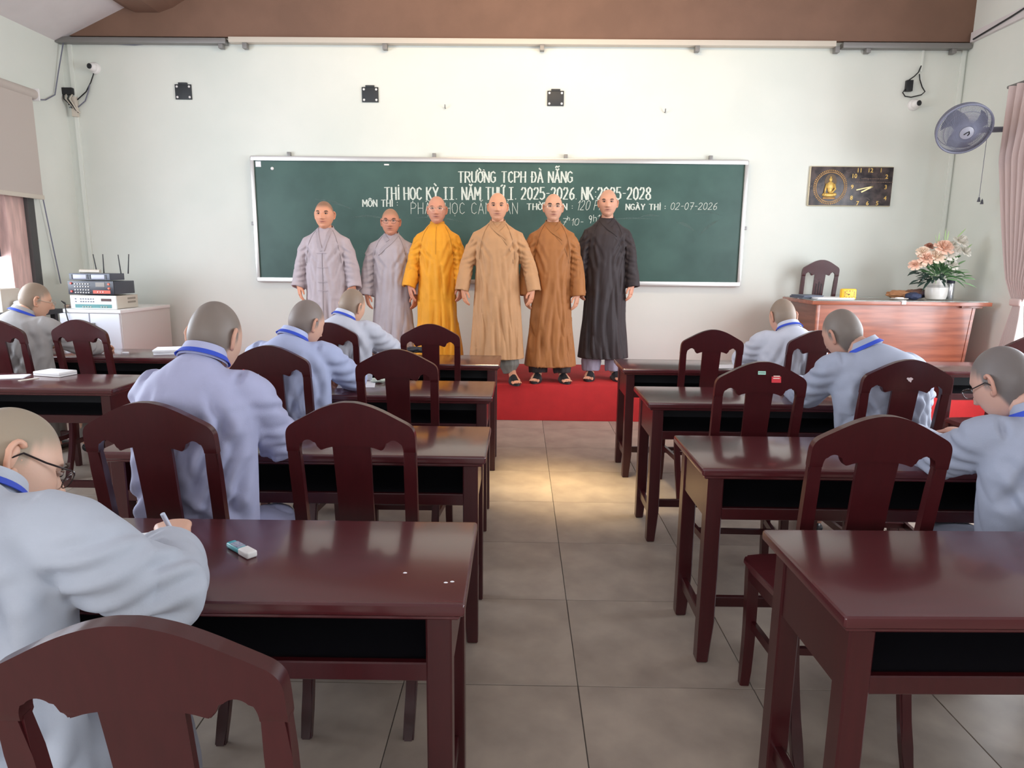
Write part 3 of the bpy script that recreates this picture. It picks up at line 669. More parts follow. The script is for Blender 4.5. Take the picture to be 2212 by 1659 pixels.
# ------------------------------------------------------------------ teacher desk
TX0,TX1,TY0,TY1,TZ=2.66,4.285,6.26,6.98,1.098
td=thing('teacher_desk','large reddish teak teacher desk with glass top on the platform','desk',(TX0,TY0,.331)); tz=TZ-.331
W_=TX1-TX0; D_=TY1-TY0
obj('desk_top',boxm(0,W_,0,D_,tz-.042,tz-.008,bev=.004),M_TEAK,td)
obj('glass_sheet',boxm(.01,W_-.03,.01,D_-.01,tz-.007,tz,bev=.001,seg=1),M_GLASS,td)
bm=bmesh.new(); prism(bm,[(.085,tz-.042),(W_-.14,tz-.042),(W_-.20,0),(.085,0)],.05,.07,bev=.002); obj('front_panel',me_of(bm),M_TEAK,td)
obj('side_panel',boxm(.065,.088,.06,D_-.05,0,tz-.042,bev=.002),M_TEAK2,td)
bm=bmesh.new(); 
v=[(W_-.14,.045,tz-.042),(W_-.115,.045,tz-.042),(W_-.115,D_-.05,tz-.042),(W_-.14,D_-.05,tz-.042),(W_-.20,.045,0),(W_-.175,.045,0),(W_-.175,D_-.05,0),(W_-.20,D_-.05,0)]
v=[bm.verts.new(p) for p in v]
for q in ((0,1,2,3),(4,7,6,5),(0,4,5,1),(1,5,6,2),(2,6,7,3),(3,7,4,0)): bm.faces.new([v[i] for i in q])
obj('side_panel',me_of(bm),M_TEAK,td)
obj('corner_strip',boxm(.06,.092,.043,.062,0,tz-.042,bev=.002),M_TEAK,td)
obj('top_batten',boxm(W_-.26,W_-.07,.02,D_-.05,tz-.062,tz-.042,bev=.003),M_TEAK2,td)
for x,y in ((.02,.33),(.82,-.004)):
    obj('glass_clip',boxm(x-.016,x+.022,y-.006,y+.03,tz-.032,tz+.004,bev=.003),M_PLAST,td)
def onT(x,y): return at_z(x,y,TZ+.001)
def T(px,py,Y): p=at_y(px,py,Y); return Vector((p.x,Y,TZ))
# items on the teacher desk
p=T(1832,640,6.42); ac=thing('alarm_clock','small square yellow alarm clock on the teacher desk','clock',(p.x,p.y,p.z),.0)
obj('clock_body',boxm(-.068,.068,-.02,.035,0,.098,bev=.014,seg=3),M_YEL,ac)
obj('dial',boxm(-.054,.054,-.023,-.018,.012,.086,bev=.004),mat('dial_orange',(244,178,60),.5),ac)
for k in range(12):
    an=PI/2-2*PI*k/12; x=.043*max(-1,min(1,1.25*math.cos(an))); z=.049+.029*max(-1,min(1,1.25*math.sin(an)))
    text_mesh(str(k if k else 12),.0165,M_INK,ac,(x,-.0235,z),ext=.0006)
for (x,z,w) in ((-.034,.053,.004),(-.012,.040,.006)):
    bm=bmesh.new(); ribbon(bm,[(0.002,-.0245,.049),(x,-.0245,z)],w,.001,(0,-1,0)); obj('clock_hand',me_of(bm),M_INK,ac)
def sheets(name,label,p,w,d,n,th,m,rz=0,cat='paper',group=None):
    t=thing(name,label,cat,tuple(p),rz,group)
    for k in range(n):
        q=obj('sheet',boxm(-w/2,w/2,-d/2,d/2,0,th*.92,bev=min(.002,th*.3),seg=1),m,t,(random.uniform(-.006,.006),random.uniform(-.006,.006),k*th)); q.rotation_euler=(0,0,random.uniform(-.05,.05))
    return t
p=T(1795,640,6.48); sheets('paper_stack','loose white papers lying left of the yellow alarm clock',(p.x,p.y,TZ),.34,.22,4,.004,M_PAPER)
p=T(1742,640,6.62); sheets('folder_stack','grey folders at the left end of the teacher desk',(p.x+.0,p.y,TZ),.20,.24,3,.010,mat('folder_grey',(92,100,116),.5),.1,'folder')
p=T(2021,641,6.55)
vs=thing('flower_vase','white ceramic vase holding the artificial flowers on the teacher desk','vase',(p.x,p.y,TZ))
bm=bmesh.new(); lathe(bm,[(.07,0),(.085,.008),(.094,.05),(.096,.11),(.088,.135),(.074,.15),(.072,.185),(.080,.20),(.074,.20),(.066,.185),(.06,.1)],36); obj('vase_body',me_of(bm,angle=.7),M_CERAM,vs)
bm=bmesh.new(); lathe(bm,[(.0975,.118),(.0975,.124)],36); lathe(bm,[(.094,.130),(.094,.134)],36); obj('vase_band',me_of(bm),mat('band_grey',(150,148,144),.4),vs)
# bouquet: every rose a part
bq=thing('bouquet','artificial bouquet of peach and white roses with green leaves in the vase','flowers',(p.x,p.y,TZ+.15))
vo=Vector((p.x,p.y,TZ+.15))
def FP(x,y,dy=0): return at_y(1940+x*200/1843,480+y*180/1659,6.55+dy)-vo
def rose(c,r,m,aimv):
    bm=bmesh.new()
    for ring_,(n,rr,tl,h) in enumerate(((3,.22,-.2,.95),(4,.40,.0,.95),(5,.62,.25,.85),(6,.82,.5,.68),(7,1.0,.8,.45))):
        for k in range(n):
            a0=2*PI*(k+.5*ring_)/n; V=[]
            for i in range(4):
                u=i/3; row=[]
                for j in range(4):
                    w=(j/3-.5)*2*PI/n*1.35*(.5+.5*math.sin(PI*min(1,u+.25)))
                    rad=rr*(.25+.75*u)*(1+(tl*.25)*u*u); z=h*u*(1-.25*tl*u)-.3*tl*u*u
                    row.append(bm.verts.new((rad*math.cos(a0+w),rad*math.sin(a0+w),z)))
                V.append(row)
            for i in range(3):
                for j in range(3): bm.faces.new((V[i][j],V[i][j+1],V[i+1][j+1],V[i+1][j]))
    bm.transform(Matrix.Translation(c)@Vector(aimv).to_track_quat('Z','Y').to_matrix().to_4x4()@Matrix.Scale(r,4))
    return me_of(bm,smooth=True)
MP=mat('petal_peach',(246,208,186),.7,sss=0); MW=mat('petal_white',(246,242,232),.7); MC=mat('petal_cream',(250,230,210),.7); MD=mat('petal_tan',(196,140,118),.7)
for (x,y,r,m,dy) in ((910,520,110,MP,-.10),(1000,640,105,MW,-.09),(770,700,95,MC,-.10),(560,730,95,MP,-.08),(330,860,70,MP,-.04),(500,600,80,MC,-.05),(620,490,55,MD,0),(480,820,60,MC,-.06),(1240,400,95,MW,-.02),(1330,600,75,MW,-.04),(1140,560,70,MW,-.05),(1080,860,70,MW,-.08),(1070,460,60,MW,0)):
    cpt=FP(x,y,dy); ob=obj('rose',rose(cpt,r*1.0/1843*200/1471*6.6*1.42,m,(cpt*1.0+Vector((0,-.35,.12)))),m,bq)
def leafmesh(p0,dirv,L,wd,droop=.2):
    bm=bmesh.new(); d=Vector(dirv).normalized(); s=d.cross(Vector((0,-.6,1))).normalized(); n=s.cross(d); V=[]
    for i in range(6):
        u=i/5; c=Vector(p0)+d*L*u-Vector((0,0,droop*L*u*u)); w=wd*math.sin(PI*min(1,.08+u*.92))**.8*.5
        V.append([bm.verts.new(c-s*w),bm.verts.new(c+n*w*.25),bm.verts.new(c+s*w)])
    for i in range(5):
        for j in range(2): bm.faces.new((V[i][j],V[i][j+1],V[i+1][j+1],V[i+1][j]))
    return me_of(bm,smooth=True)
random.seed(21)
o0=Vector((0,-.02,.05))
for k in range(120):
    a0=random.uniform(0,2*PI); el=random.uniform(-.3,1.35); dv=Vector((math.cos(a0)*math.cos(el),math.sin(a0)*math.cos(el)*.8,math.sin(el)))
    st_=o0+dv*random.uniform(.04,.20); L=random.uniform(.07,.14)
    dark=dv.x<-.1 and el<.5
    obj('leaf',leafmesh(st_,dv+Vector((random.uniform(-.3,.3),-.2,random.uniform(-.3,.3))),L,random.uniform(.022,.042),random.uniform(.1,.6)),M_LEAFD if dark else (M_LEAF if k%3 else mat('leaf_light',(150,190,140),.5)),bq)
for (x0,y0,x1,y1) in ((930,400,950,120),(960,400,1020,160),(1180,300,1360,115),(1370,520,1480,430),(770,420,740,240),(800,400,830,200),(760,1040,660,1180),(740,1050,770,1300),(560,1000,340,1090),(520,1040,470,1200),(900,930,1240,940),(880,1000,1100,1010)):
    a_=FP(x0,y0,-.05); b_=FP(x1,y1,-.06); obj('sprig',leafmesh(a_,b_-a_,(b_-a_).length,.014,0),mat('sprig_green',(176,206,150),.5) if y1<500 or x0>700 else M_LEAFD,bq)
stm=bmesh.new()
for k in range(9): tube(stm,[(random.uniform(-.03,.03),random.uniform(-.03,.03),-.12),(random.uniform(-.12,.12),-.03,.16)],.003,5)
obj('stems',me_of(stm),M_LEAF,bq)
p=T(2049,641,6.60); fk=thing('thermos_flask','slim silver thermos flask with dark lid right of the vase','flask',(p.x+.005,p.y,TZ))
bm=bmesh.new(); lathe(bm,[(.034,0),(.036,.004),(.036,.145),(.033,.155)],28); obj('flask_body',me_of(bm,angle=.7),mat('brushed_steel',(206,206,210),.25,metal=.9),fk)
bm=bmesh.new(); lathe(bm,[(.034,.153),(.035,.16),(.035,.188),(.03,.194)],28); obj('flask_lid',me_of(bm,angle=.7),mat('navy_lid',(44,44,66),.4),fk)
# crumpled tan cloth bag + navy pouch + saucer
def crumple(name,label,cat,loc,s,m,seed,amp=.35,parent=None):
    bm=bmesh.new(); bmesh.ops.create_icosphere(bm,subdivisions=4,radius=1)
    for v in bm.verts:
        n_=noise.noise(v.co*2.1+Vector((seed,0,0)))+.5*noise.noise(v.co*4.5+Vector((seed,3,0)))
        v.co*=1+amp*n_; v.co=Vector((v.co.x*s[0],v.co.y*s[1],max(-.98,v.co.z)*s[2]+s[2]*.98))
    return obj(name,me_of(bm,smooth=True),m,parent,loc,label,cat)
p=T(1938,637,6.62); crumple('cloth_bag','crumpled tan cloth bag lying on the teacher desk left of the vase','bag',(p.x,p.y,TZ+.003),(.10,.07,.04),mat('tan_cloth',(168,118,80),.8),3)
p=T(1985,637,6.70); crumple('cloth_bag','tan and navy folded cloth bag pushed against the vase','bag',(p.x-.01,p.y,TZ+.003),(.12,.08,.045),mat('tan_cloth2',(170,118,82),.8,var=.3,vs=6,rgb2=(50,58,84)),8)
p=T(1972,642,6.45); crumple('cloth_pouch','small navy pouch in front of the tan bags','pouch',(p.x,p.y,TZ),(.07,.06,.035),mat('navy_cloth',(46,54,80),.8),5,.15)
p=T(1943,645,6.42); sc_=thing('saucer','white saucer with a folded tissue on the teacher desk','saucer',(p.x,p.y,TZ)); bm=bmesh.new(); lathe(bm,[(.035,0),(.04,.004),(.075,.014),(.073,.017),(.03,.008)],28); obj('dish',me_of(bm,angle=.8),M_CERAM,sc_); obj('tissue',boxm(-.03,.03,-.02,.02,.012,.024,bev=.004),M_PAPER,sc_)
# ------------------------------------------------------------------ cabinet and amplifiers in the left corner
cbn=thing('white_cabinet','white two door cabinet in the left corner under the amplifiers','cabinet',(-4.32,6.36,.331),-.06)
CW,CDp,CHt=.60,.80,.60
obj('cabinet_body',boxm(0,CW,0,CDp,0,CHt-.03,bev=.003),mat('cab_side',(206,200,196),.5),cbn)
obj('cabinet_top',boxm(-.01,CW+.01,-.02,CDp,CHt-.03,CHt,bev=.004),M_PLAST,cbn)
for k in (0,1):
    d_=obj('door',boxm(.006+k*.297,.291+k*.297,-.016,.0,.02,CHt-.035,bev=.003),mat('cab_door',(228,230,240),.4),cbn)
    obj('handle',boxm((.25 if k==0 else .32),(.28 if k==0 else .35),-.03,-.016,CHt-.14,CHt-.12,bev=.003),M_STEEL,d_)
def amp(name,label,x,z,w,d,h,m,face,rz=-.06):
    t=thing(name,label,'amplifier',(-4.29+x,6.42,.331+CHt+z),rz); obj('case',boxm(0,w,.01,d,.004,h,bev=.004),m,t); obj('front_plate',boxm(-.005,w+.005,-.004,.012,.002,h+.003,bev=.003),face,t); return t
a1=amp('amplifier','cream amplifier with a green control strip at the bottom of the stack',.05,.0,.44,.34,.125,M_CREAM,mat('silver_face',(232,236,234),.35))
obj('control_strip',boxm(.04,.40,-.007,-.004,.012,.045),mat('teal_panel',(90,140,140),.5),a1); obj('display',boxm(.30,.40,-.007,-.004,.075,.10),mat('display_dark',(86,58,56),.3),a1)
def knobs(t,xs,zs,r,m,name='knob'):
    for x in xs:
        for z in zs:
            bm=bmesh.new(); lathe(bm,[(r,0),(r*.8,.010)],8); bm.transform(Matrix.Translation((x,-.004,z))@Matrix.Rotation(PI/2,4,'X')); obj(name,me_of(bm),m,t)
knobs(a1,[.05,.10,.125,.15,.175,.20,.225],[.07,.095],.006,M_GREYP); knobs(a1,[.12,.145,.17,.195,.30,.325,.35],[.022],.006,M_CREAM)
for z in (.05,.085): obj('vent_slot',boxm(.4401,.4425,.18,.30,z,z+.018),mat('vent_dark',(150,142,130)),a1)
a2=amp('amplifier','black karaoke mixer with rows of silver knobs in middle of the stack',.04,.135,.44,.32,.125,mat('case_dark',(70,74,84),.45),mat('face_black',(40,40,50),.35))
knobs(a2,[.07+.026*k for k in range(6)],[.02,.045,.075,.1],.0065,M_PLAST); obj('red_panel',boxm(.24,.41,-.007,-.004,.012,.042),mat('panel_red',(206,86,66),.5),a2); knobs(a2,[.29,.315,.34],[.027],.006,M_PLAST)
obj('display',boxm(.27,.36,-.007,-.004,.075,.115),mat('disp2',(120,110,100),.3),a2); knobs(a2,[.03],[.03,.105],.012,mat('knob_red',(200,90,84),.5)); knobs(a2,[.40],[.06,.1],.012,mat('knob_orange',(230,110,84),.5))
a3=thing('microphone_receiver','flat grey wireless microphone receiver with four antennas on top','receiver',(-4.25,6.44,.331+CHt+.27),-.06)
obj('case',boxm(0,.40,0,.22,0,.062,bev=.004),mat('rx_grey',(84,88,100),.4),a3)
for x in (.04,.22): obj('display',boxm(x,x+.13,-.004,.001,.012,.05,bev=.002),mat('rx_disp',(170,170,184),.3),a3)
for x in (.03,.185,.21,.365): obj('side_button',boxm(x-.006,x+.004,-.004,.001,.01,.052),M_BLK,a3)
for px0,py0,px1,py1 in ((209,586,200,549),(225,592,222,549),(263,592,256,550),(279,592,280,549)):
    s=at_y(px0,py0+4,6.60)-a3.location; e=at_y(px1,py1,6.60)-a3.location; s.z=.06
    obj('antenna',tubem([s,(s+e)/2,e],[.006,.005,.004],8),M_BLK,a3)
q=obj('microphone',tubem([(0,0,0),(.09,0,.0),(.20,0,.0)],[.018,.016,.017],12),M_CREAM,None,(-4.19,6.52,.331+CHt+.351),'pale wireless microphone lying on the receiver','microphone'); q.rotation_euler=(0,0,-.06)
q=obj('power_strip',boxm(0,.13,0,.05,0,.03,bev=.005),mat('strip_multi',(190,150,110),.5,var=.3,vs=30,rgb2=(60,50,50)),None,(-4.27,6.50,.331+CHt+.001),'small power strip with plugs on the cabinet left of the amplifiers','power strip'); q.location.x-=.10
cable('loose_cable',[(-4.36,6.52,.96),(-4.36,6.46,1.0),(-4.30,6.42,.985),(-4.25,6.34,.945),(-4.235,6.32,.90),(-4.22,6.325,.80),(-4.20,6.33,.70)],.005,M_BLK,'thin black cable hanging down the front of the white cabinet')
# side table by the left window with white box and cloth
stb=thing('side_table','dark side table below the left window','table',(-4.56,5.2,0))
obj('table_top',boxm(0,.55,0,.75,.93,.97,bev=.004),M_DARK,stb)
for x in (.03,.48):
    for y in (.03,.68): obj('leg',boxm(x,x+.04,y,y+.04,0,.93),M_DARK,stb)
bxw=thing('white_box','white boxy device on the dark side table under the left window','box',(-4.40,5.42,.97)); obj('box_body',boxm(0,.26,0,.22,0,.19,bev=.012),M_CREAM,bxw)
bm=bmesh.new(); lathe(bm,[(.014,0),(.01,.004)],14); bm.transform(Matrix.Translation((.17,0,.11))@Matrix.Rotation(PI/2,4,'X')); obj('dial_spot',me_of(bm),M_GREYP,bxw)
crumple('white_cloth','crumpled white cloth beside the white box by the left window','cloth',(-4.07,5.55,.97),(.06,.07,.05),M_PAPER,14,.3)

# ------------------------------------------------------------------ things on student desks
DZ=.7455
pc=at_z(522,1193,DZ); d_=at_z(548,1207,DZ)-at_z(495,1178,DZ)
cp=thing('correction_pen','teal and white correction pen on the nearest left desk','pen',(pc.x,pc.y,DZ),math.atan2(d_.y,d_.x))
obj('pen_barrel',boxm(-.052,.012,-.0125,.0125,0,.015,bev=.0065,seg=3),mat('teal_plastic',(86,176,186),.25),cp)
obj('pen_cap',boxm(.006,.05,-.0135,.0135,0,.0165,bev=.005,seg=3),M_PLAST,cp)
obj('pen_label',boxm(-.034,.002,-.010,.010,.0145,.0158),mat('pen_lab',(206,214,226),.4,var=.3,vs=120,rgb2=(120,130,160)),cp)
for px,py,wh in ((963,1258,'larger white speck near the front right corner of the nearest left desk'),(977,1256,'smaller white speck nearest the front right corner of the nearest left desk'),(875,1237,'tiny white speck alone on the nearest left desk, left of the other two')):
    q=at_z(px,py,DZ); 
    bm=bmesh.new(); lathe(bm,[(.0035,0),(.002,.0012)],8); o_=obj('paint_speck',me_of(bm),M_PAPER,None,(q.x,q.y,DZ-.0005),wh,'speck','white specks on the nearest left desk'); o_.scale=(1.4,.9,1)
p=at_z(905,762,DZ); crumple('dark_pouch','crumpled dark pouch on the left desk nearest the platform','pouch',(p.x-.03,p.y,DZ),(.09,.05,.022),mat('pouch_dark',(44,46,54),.7),33,.3)
p=at_z(812,826,DZ); crumple('eraser_pack','pale green crumpled packet on the third left desk','packet',(p.x+.02,p.y,DZ),(.045,.03,.014),mat('pale_green',(206,216,200),.6),41,.3)
p=at_z(792,834,DZ); sheets('paper_sheet','white sheet under the arm at the third left desk',(p.x-.06,p.y+.04,DZ),.20,.18,1,.002,M_PAPER,.2)
p=at_z(376,763,DZ); sheets('paper_stack','stack of white papers at the right end of the far left desk',(p.x,p.y+.02,DZ),.26,.20,5,.007,M_PAPER,.3)
p=at_z(362,765,DZ); q=obj('eraser',boxm(-.02,.02,-.01,.01,0,.012,bev=.003),M_PAPER,None,(p.x-.30,p.y,DZ),'small white eraser on the far left desk','eraser')
p=at_z(120,810,DZ); wb=thing('flat_box','flat white plastic box on the far left desk in the second row','box',(p.x,p.y,DZ),-.25); obj('box_body',boxm(-.095,.095,-.06,.06,0,.026,bev=.005),M_PLAST,wb); obj('lid_line',boxm(-.0955,.0955,-.0605,.0605,.012,.0135),M_GREYP,wb)
p=at_z(62,820,DZ); q=obj('ruler',boxm(-.012,.012,-.05,.05,0,.003),M_CREAM,None,(p.x,p.y,DZ),'short pale ruler beside the flat white box','ruler'); q.rotation_euler=(0,0,-.4)
p=at_z(32,815,DZ); sheets('paper_sheet','white sheet under the hand at the left edge of the photo',(p.x-.05,p.y,DZ),.20,.14,2,.002,M_PAPER,.3)
p=at_z(1560,795,DZ); sheets('paper_sheet','white exam sheet by the left sleeve at the right desk nearest the platform',(p.x+.04,p.y+.06,DZ),.20,.15,1,.002,M_PAPER,.1)
p=at_z(2195,784,DZ); sheets('paper_sheet','white papers on the far right desk',(p.x+.02,p.y,DZ),.21,.2,3,.003,M_PAPER,.2)
p=at_z(1845,1585,0); 
q=obj('paper_tube',tubem([(p.x-.02,p.y,.012),(p.x+.0,p.y+.05,.012)],.011,12),M_PAPER,None,None,'small rolled white paper on the floor under the nearest right desk','paper')

# ================================================================== PEOPLE
def mverts(me):
    n=len(me.vertices); v=np.empty(n*3,dtype=np.float64); me.vertices.foreach_get('co',v); v=v.reshape(-1,3)
    return v,[tuple(p.vertices) for p in me.polygons]
def remesh(bm,vox,it=4,fac=.5):
    me=bpy.data.meshes.new('tmp'); bmesh.ops.recalc_face_normals(bm,faces=bm.faces); bm.to_mesh(me); bm.free()
    o=bpy.data.objects.new('tmp',me); COL.objects.link(o)
    r=o.modifiers.new('r','REMESH'); r.mode='VOXEL'; r.voxel_size=vox; r.adaptivity=0
    if it: s=o.modifiers.new('s','SMOOTH'); s.iterations=it; s.factor=fac
    dg=bpy.context.evaluated_depsgraph_get(); out=bpy.data.meshes.new_from_object(o.evaluated_get(dg))
    bpy.data.objects.remove(o); bpy.data.meshes.remove(me); return out
# head: local frame, origin at head centre, face towards -Y, crown +Z ; w .155 d .195 h .235
def head_arrays(P):
    nu,nv=84,76; vs=[];cols=[];fs=[]
    skin=np.array(srgb(P['skin'])); stub=np.array(srgb(P['stub'])); lips=np.array(srgb(P.get('lips',(160,82,74))))
    w,d,h=P.get('w',.078),P.get('d',.098),P.get('h',.119)
    sm=lambda a,b,x: 0 if x<=a else (1 if x>=b else (lambda t:t*t*(3-2*t))((x-a)/(b-a)))
    g=lambda x,z,cx,cz,rx,rz: math.exp(-((x-cx)/rx)**2-((z-cz)/rz)**2)
    for j in range(nv+1):
        ph=PI*j/nv
        for i in range(nu):
            th=2*PI*i/nu
            # front is denser
            th2=th+.35*math.sin(th); sx=math.sin(ph)*math.sin(th2); sy=-math.sin(ph)*math.cos(th2); sz=math.cos(ph)
            lo=max(0,-sz); up=max(0,sz)
            x=w*math.copysign(abs(sx)**.92,sx); y=d*math.copysign(abs(sy)**.9,sy); z=h*sz
            x*=1-(.22-P.get('jaw',0))*lo**2.0; x*=1-.03*up*up
            if y>0: y*=1-.42*lo**1.3
            y+=-.030*lo**2.2+.010*up
            if sy<0: y*=1-.05*lo
            fr=sm(.15,.6,-sy)
            if fr>0:
                f=0
                f+=.0300*math.exp(-(x/.0120)**2)*(1-sm(-.020,.030,z))*sm(-.044,-.030,z)      # nose
                f+=.015*g(x,z,.013,-.028,.008,.008)+.015*g(x,z,-.013,-.028,.008,.008)
                f-=.013*(g(x,z,.032,.012,.018,.011)+g(x,z,-.032,.012,.018,.011))
                f+=.0035*(g(x,z,.032,.034,.024,.009)+g(x,z,-.032,.034,.024,.009))
                f+=.0045*(g(x,z,.042,-.022,.02,.02)+g(x,z,-.042,-.022,.02,.02))
                f+=.0055*g(x,z,0,-.052,.026,.006)+.0060*g(x,z,0,-.063,.022,.006)-.0035*g(x,z,0,-.0575,.028,.0025)
                f-=.0035*g(x,z,0,-.077,.03,.008)+.0
                f+=.0065*g(x,z,0,-.097,.022,.013)
                f+=.003*(g(x,z,.032,.004,.013,.004)+g(x,z,-.032,.004,.013,.004))*P.get('bags',.5)
                y-=f*fr
            vs.append((x,y,z))
            # hairline mask
            if sy<-.05: hl=P.get('hl',.066)+ (-.0 if abs(x)<.045 else -.9*(abs(x)-.045))
            else: hl=-.004-.10*sm(-.05,.6,sy)
            if sy>=-.25 and sy<-.05: hl=.035
            mk=sm(hl-.020,hl+.018,z)*P.get('stubamt',1)
            c=skin*(1-mk)+stub*mk
            lp=fr*min(1,1.15*g(x,z,0,-.058,P.get('mw',.022),.0062))*.85; c=c*(1-lp)+lips*lp
            ck_=.09*fr*(g(x,z,.045,-.02,.02,.02)+g(x,z,-.045,-.02,.02,.02)); c=c*(1-ck_)+np.array(srgb((206,128,108)))*ck_
            mz=-.0575+P.get('smile',.15)*x*x*18; c=c*(1-.72*fr*g(x,z,0,mz,.023,.0026)); c=c*(1-.30*fr*(g(x,z,.011,-.041,.006,.003)+g(x,z,-.011,-.041,.006,.003)))*(1-.16*fr*(g(x,z,.032,.016,.019,.009)+g(x,z,-.032,.016,.019,.009)))
            cols.append(c)
    for j in range(nv):
        for i in range(nu):
            a=j*nu+i; b=j*nu+(i+1)%nu; fs.append((a,b,b+nu,a+nu))
    return vs,fs,cols
def ear_arrays(s,w):
    bm=bmesh.new()
    pts=[]; 
    for k in range(15):
        t=-2.4+k/14*4.7   # helix open at the front
        pts.append((0,.017*math.cos(t)*(1 if math.sin(t)>0 else .8)+.003,.029*math.sin(t)))
    tube(bm,pts,[.0035]+[.0052]*12+[.0065,.006],8,up=(1,0,0))
    blob(bm,(-.004,.0,.0),(.0055,.014,.024)); blob(bm,(.0,-.005,-.026),(.005,.009,.010)); blob(bm,(.001,-.010,-.002),(.0045,.005,.008))
    bm.transform(Matrix.Translation((s*(w+.0035),.010,-.002))@Matrix.Rotation(-s*.50,4,'Z')@Matrix.Rotation(-.15,4,'X')@Matrix.Scale(s,4,(1,0,0))@Matrix.Scale(1.08,4))
    vs=[tuple(v.co) for v in bm.verts]; fs=[tuple(v.index for v in f.verts) for f in (bm.verts.index_update() or bm.faces)]
    bm.free(); return vs,fs
# hand: wrist at origin, fingers along -Z, palm faces +X, thumb towards -Y
def hand_mesh(curl,spread=1.0,pinch=False):
    bm=bmesh.new()
    tube(bm,[(0,0,.045),(0,0,.0),(0,0,-.03),(0,0,-.07),(.0,0,-.086)],[(.020,.027),(.018,.026),(.016,.036),(.015,.041),(.012,.038)],14,up=(1,0,0))
    for k,(y,L,r) in enumerate(((-.030,.070,.0090),(-.010,.079,.0093),(.011,.073,.0088),(.030,.057,.0080))):
        c=curl*(1+.12*k); p=Vector((0,y,-.078)); an=c*.30; pts=[Vector((0,y*.9,-.055)),p]; 
        if pinch and k==0: c=curl*.75
        for s_,f_ in ((.45,0),(.30,1),(.25,2)):
            p=p+Vector((math.sin(an),(y*.10*spread),-math.cos(an)))*L*s_; pts.append(p.copy()); an+=c*(.75 if f_==0 else .55)
        tube(bm,pts,[r*1.1,r*1.05,r,r*.92,r*.78],10,up=(0,1,0)); blob(bm,pts[-1],(r*.76,)*3,10)
    t=[Vector((.004,-.020,-.018)),Vector((.014,-.040,-.036)),Vector((.022,-.050 if not pinch else -.044,-.062)),Vector((.030 if pinch else .024,-.050 if not pinch else -.038,-.084))]
    tube(bm,t,[.013,.0115,.0100,.0085],10); blob(bm,t[-1],(.0083,)*3,10)
    return mverts(remesh(bm,.0030,2,.4))
HANDS={'rest':hand_mesh(.42),'write':hand_mesh(1.25,pinch=True),'flat':hand_mesh(.22)}
def pose(arr,M_,mir=False):
    v=arr[0].copy(); fs=arr[1]
    if mir: v[:,0]*=-1; fs=[f[::-1] for f in fs]
    R3=np.array(M_.to_3x3()); return v@R3.T+np.array(M_.translation),fs
def basis(zdir,xdir,loc):
    z=Vector(zdir).normalized(); x=Vector(xdir); x=(x-x.dot(z)*z).normalized(); y=z.cross(x)
    return Matrix(((x.x,y.x,z.x,loc[0]),(x.y,y.y,z.y,loc[1]),(x.z,y.z,z.z,loc[2]),(0,0,0,1)))
def hm(f,u,c):
    y=-f; z=u; x=y.cross(z)
    return Matrix(((x.x,y.x,z.x,c[0]),(x.y,y.y,z.y,c[1]),(x.z,y.z,z.z,c[2]),(0,0,0,1)))
def join_mesh(parts,cols,name):
    V=[];F=[];C=[];o=0
    for (v,f),c in zip(parts,cols):
        v=np.asarray(v); V.append(v); F+= [tuple(a+o for a in t) for t in f]; o+=len(v)
        c=np.asarray(c); C.append(np.tile(c,(len(v),1)) if c.ndim==1 else c)
    V=np.vstack(V);C=np.vstack(C); me=bpy.data.meshes.new(name); me.from_pydata([tuple(p) for p in V],[],F); me.update()
    at=me.color_attributes.new('col','FLOAT_COLOR','POINT'); at.data.foreach_set('color',np.hstack([C,np.ones((len(C),1))]).astype(np.float32).ravel()); me.shade_smooth(); return me
def foot(bm,s,x,y,z,ang):
    M2=Matrix.Translation((x,y,z))@Matrix.Rotation(ang,4,'Z'); b2=[]
    pts=[(0,.02,.09),(0,.0,.06),(0,-.06,.04),(0,-.13,.026),(0,-.165,.020)]
    tube(bm,[M2@Vector(p) for p in pts],[(.034,.038),(.036,.04),(.040,.030),(.044,.020),(.036,.014)],12,up=(1,0,0))
    for k in range(5):
        xx=(-.036+.018*k)*1; L=(.034,.028,.026,.022,.018)[k if s<0 else k] if s>0 else (.018,.022,.026,.028,.034)[k]
        r=.0115 if (s>0 and k==0) or (s<0 and k==4) else .008
        p0=M2@Vector((xx,-.155,.018)); p1=M2@Vector((xx*1.1,-.165-L,.014)); tube(bm,[p0,p1],[r,r*.9],8); blob(bm,p1,(r*.9,)*3,8)
def person_body(P,hmx,neck0,limbs,hands,feetbm=None):
    """P look; hmx head matrix; neck0 base of neck; limbs: tube lists; hands: [(pose,matrix,mirror)]"""
    skin=np.array(srgb(P['skin']))
    hv,hf,hc=head_arrays(P); hv=np.array(hv); R3=np.array(hmx.to_3x3()); t=np.array(hmx.translation)
    parts=[(hv@R3.T+t,hf)]; cols=[np.array(hc)]
    for s in (-1,1):
        v,f=ear_arrays(s,P.get('w',.078)-.004); parts.append((np.array(v)@R3.T+t,f)); cols.append(skin*np.array([1.0,.90,.86]))
    bm=bmesh.new()
    hb=hmx@Vector((0,.020,-.055)); 
    tube(bm,[Vector(neck0)-Vector((0,0,.05)),Vector(neck0),Vector(neck0).lerp(hb,.55),hb],[(.075,.07),(.058,.060),(.053,.056),(.052,.056)],20,up=(1,0,0))
    for pts,rad in limbs: tube(bm,pts,rad,14)
    parts.append(mverts(remesh(bm,.0130,3))); cols.append(skin)
    for ps,M_,mir in hands: parts.append(pose(HANDS[ps],M_,mir)); cols.append(skin*np.array([1,.93,.9]))
    if feetbm: parts.append(mverts(remesh(feetbm,.0050,2))); cols.append(skin*np.array([1,.93,.9]))
    return join_mesh(parts,cols,'body')
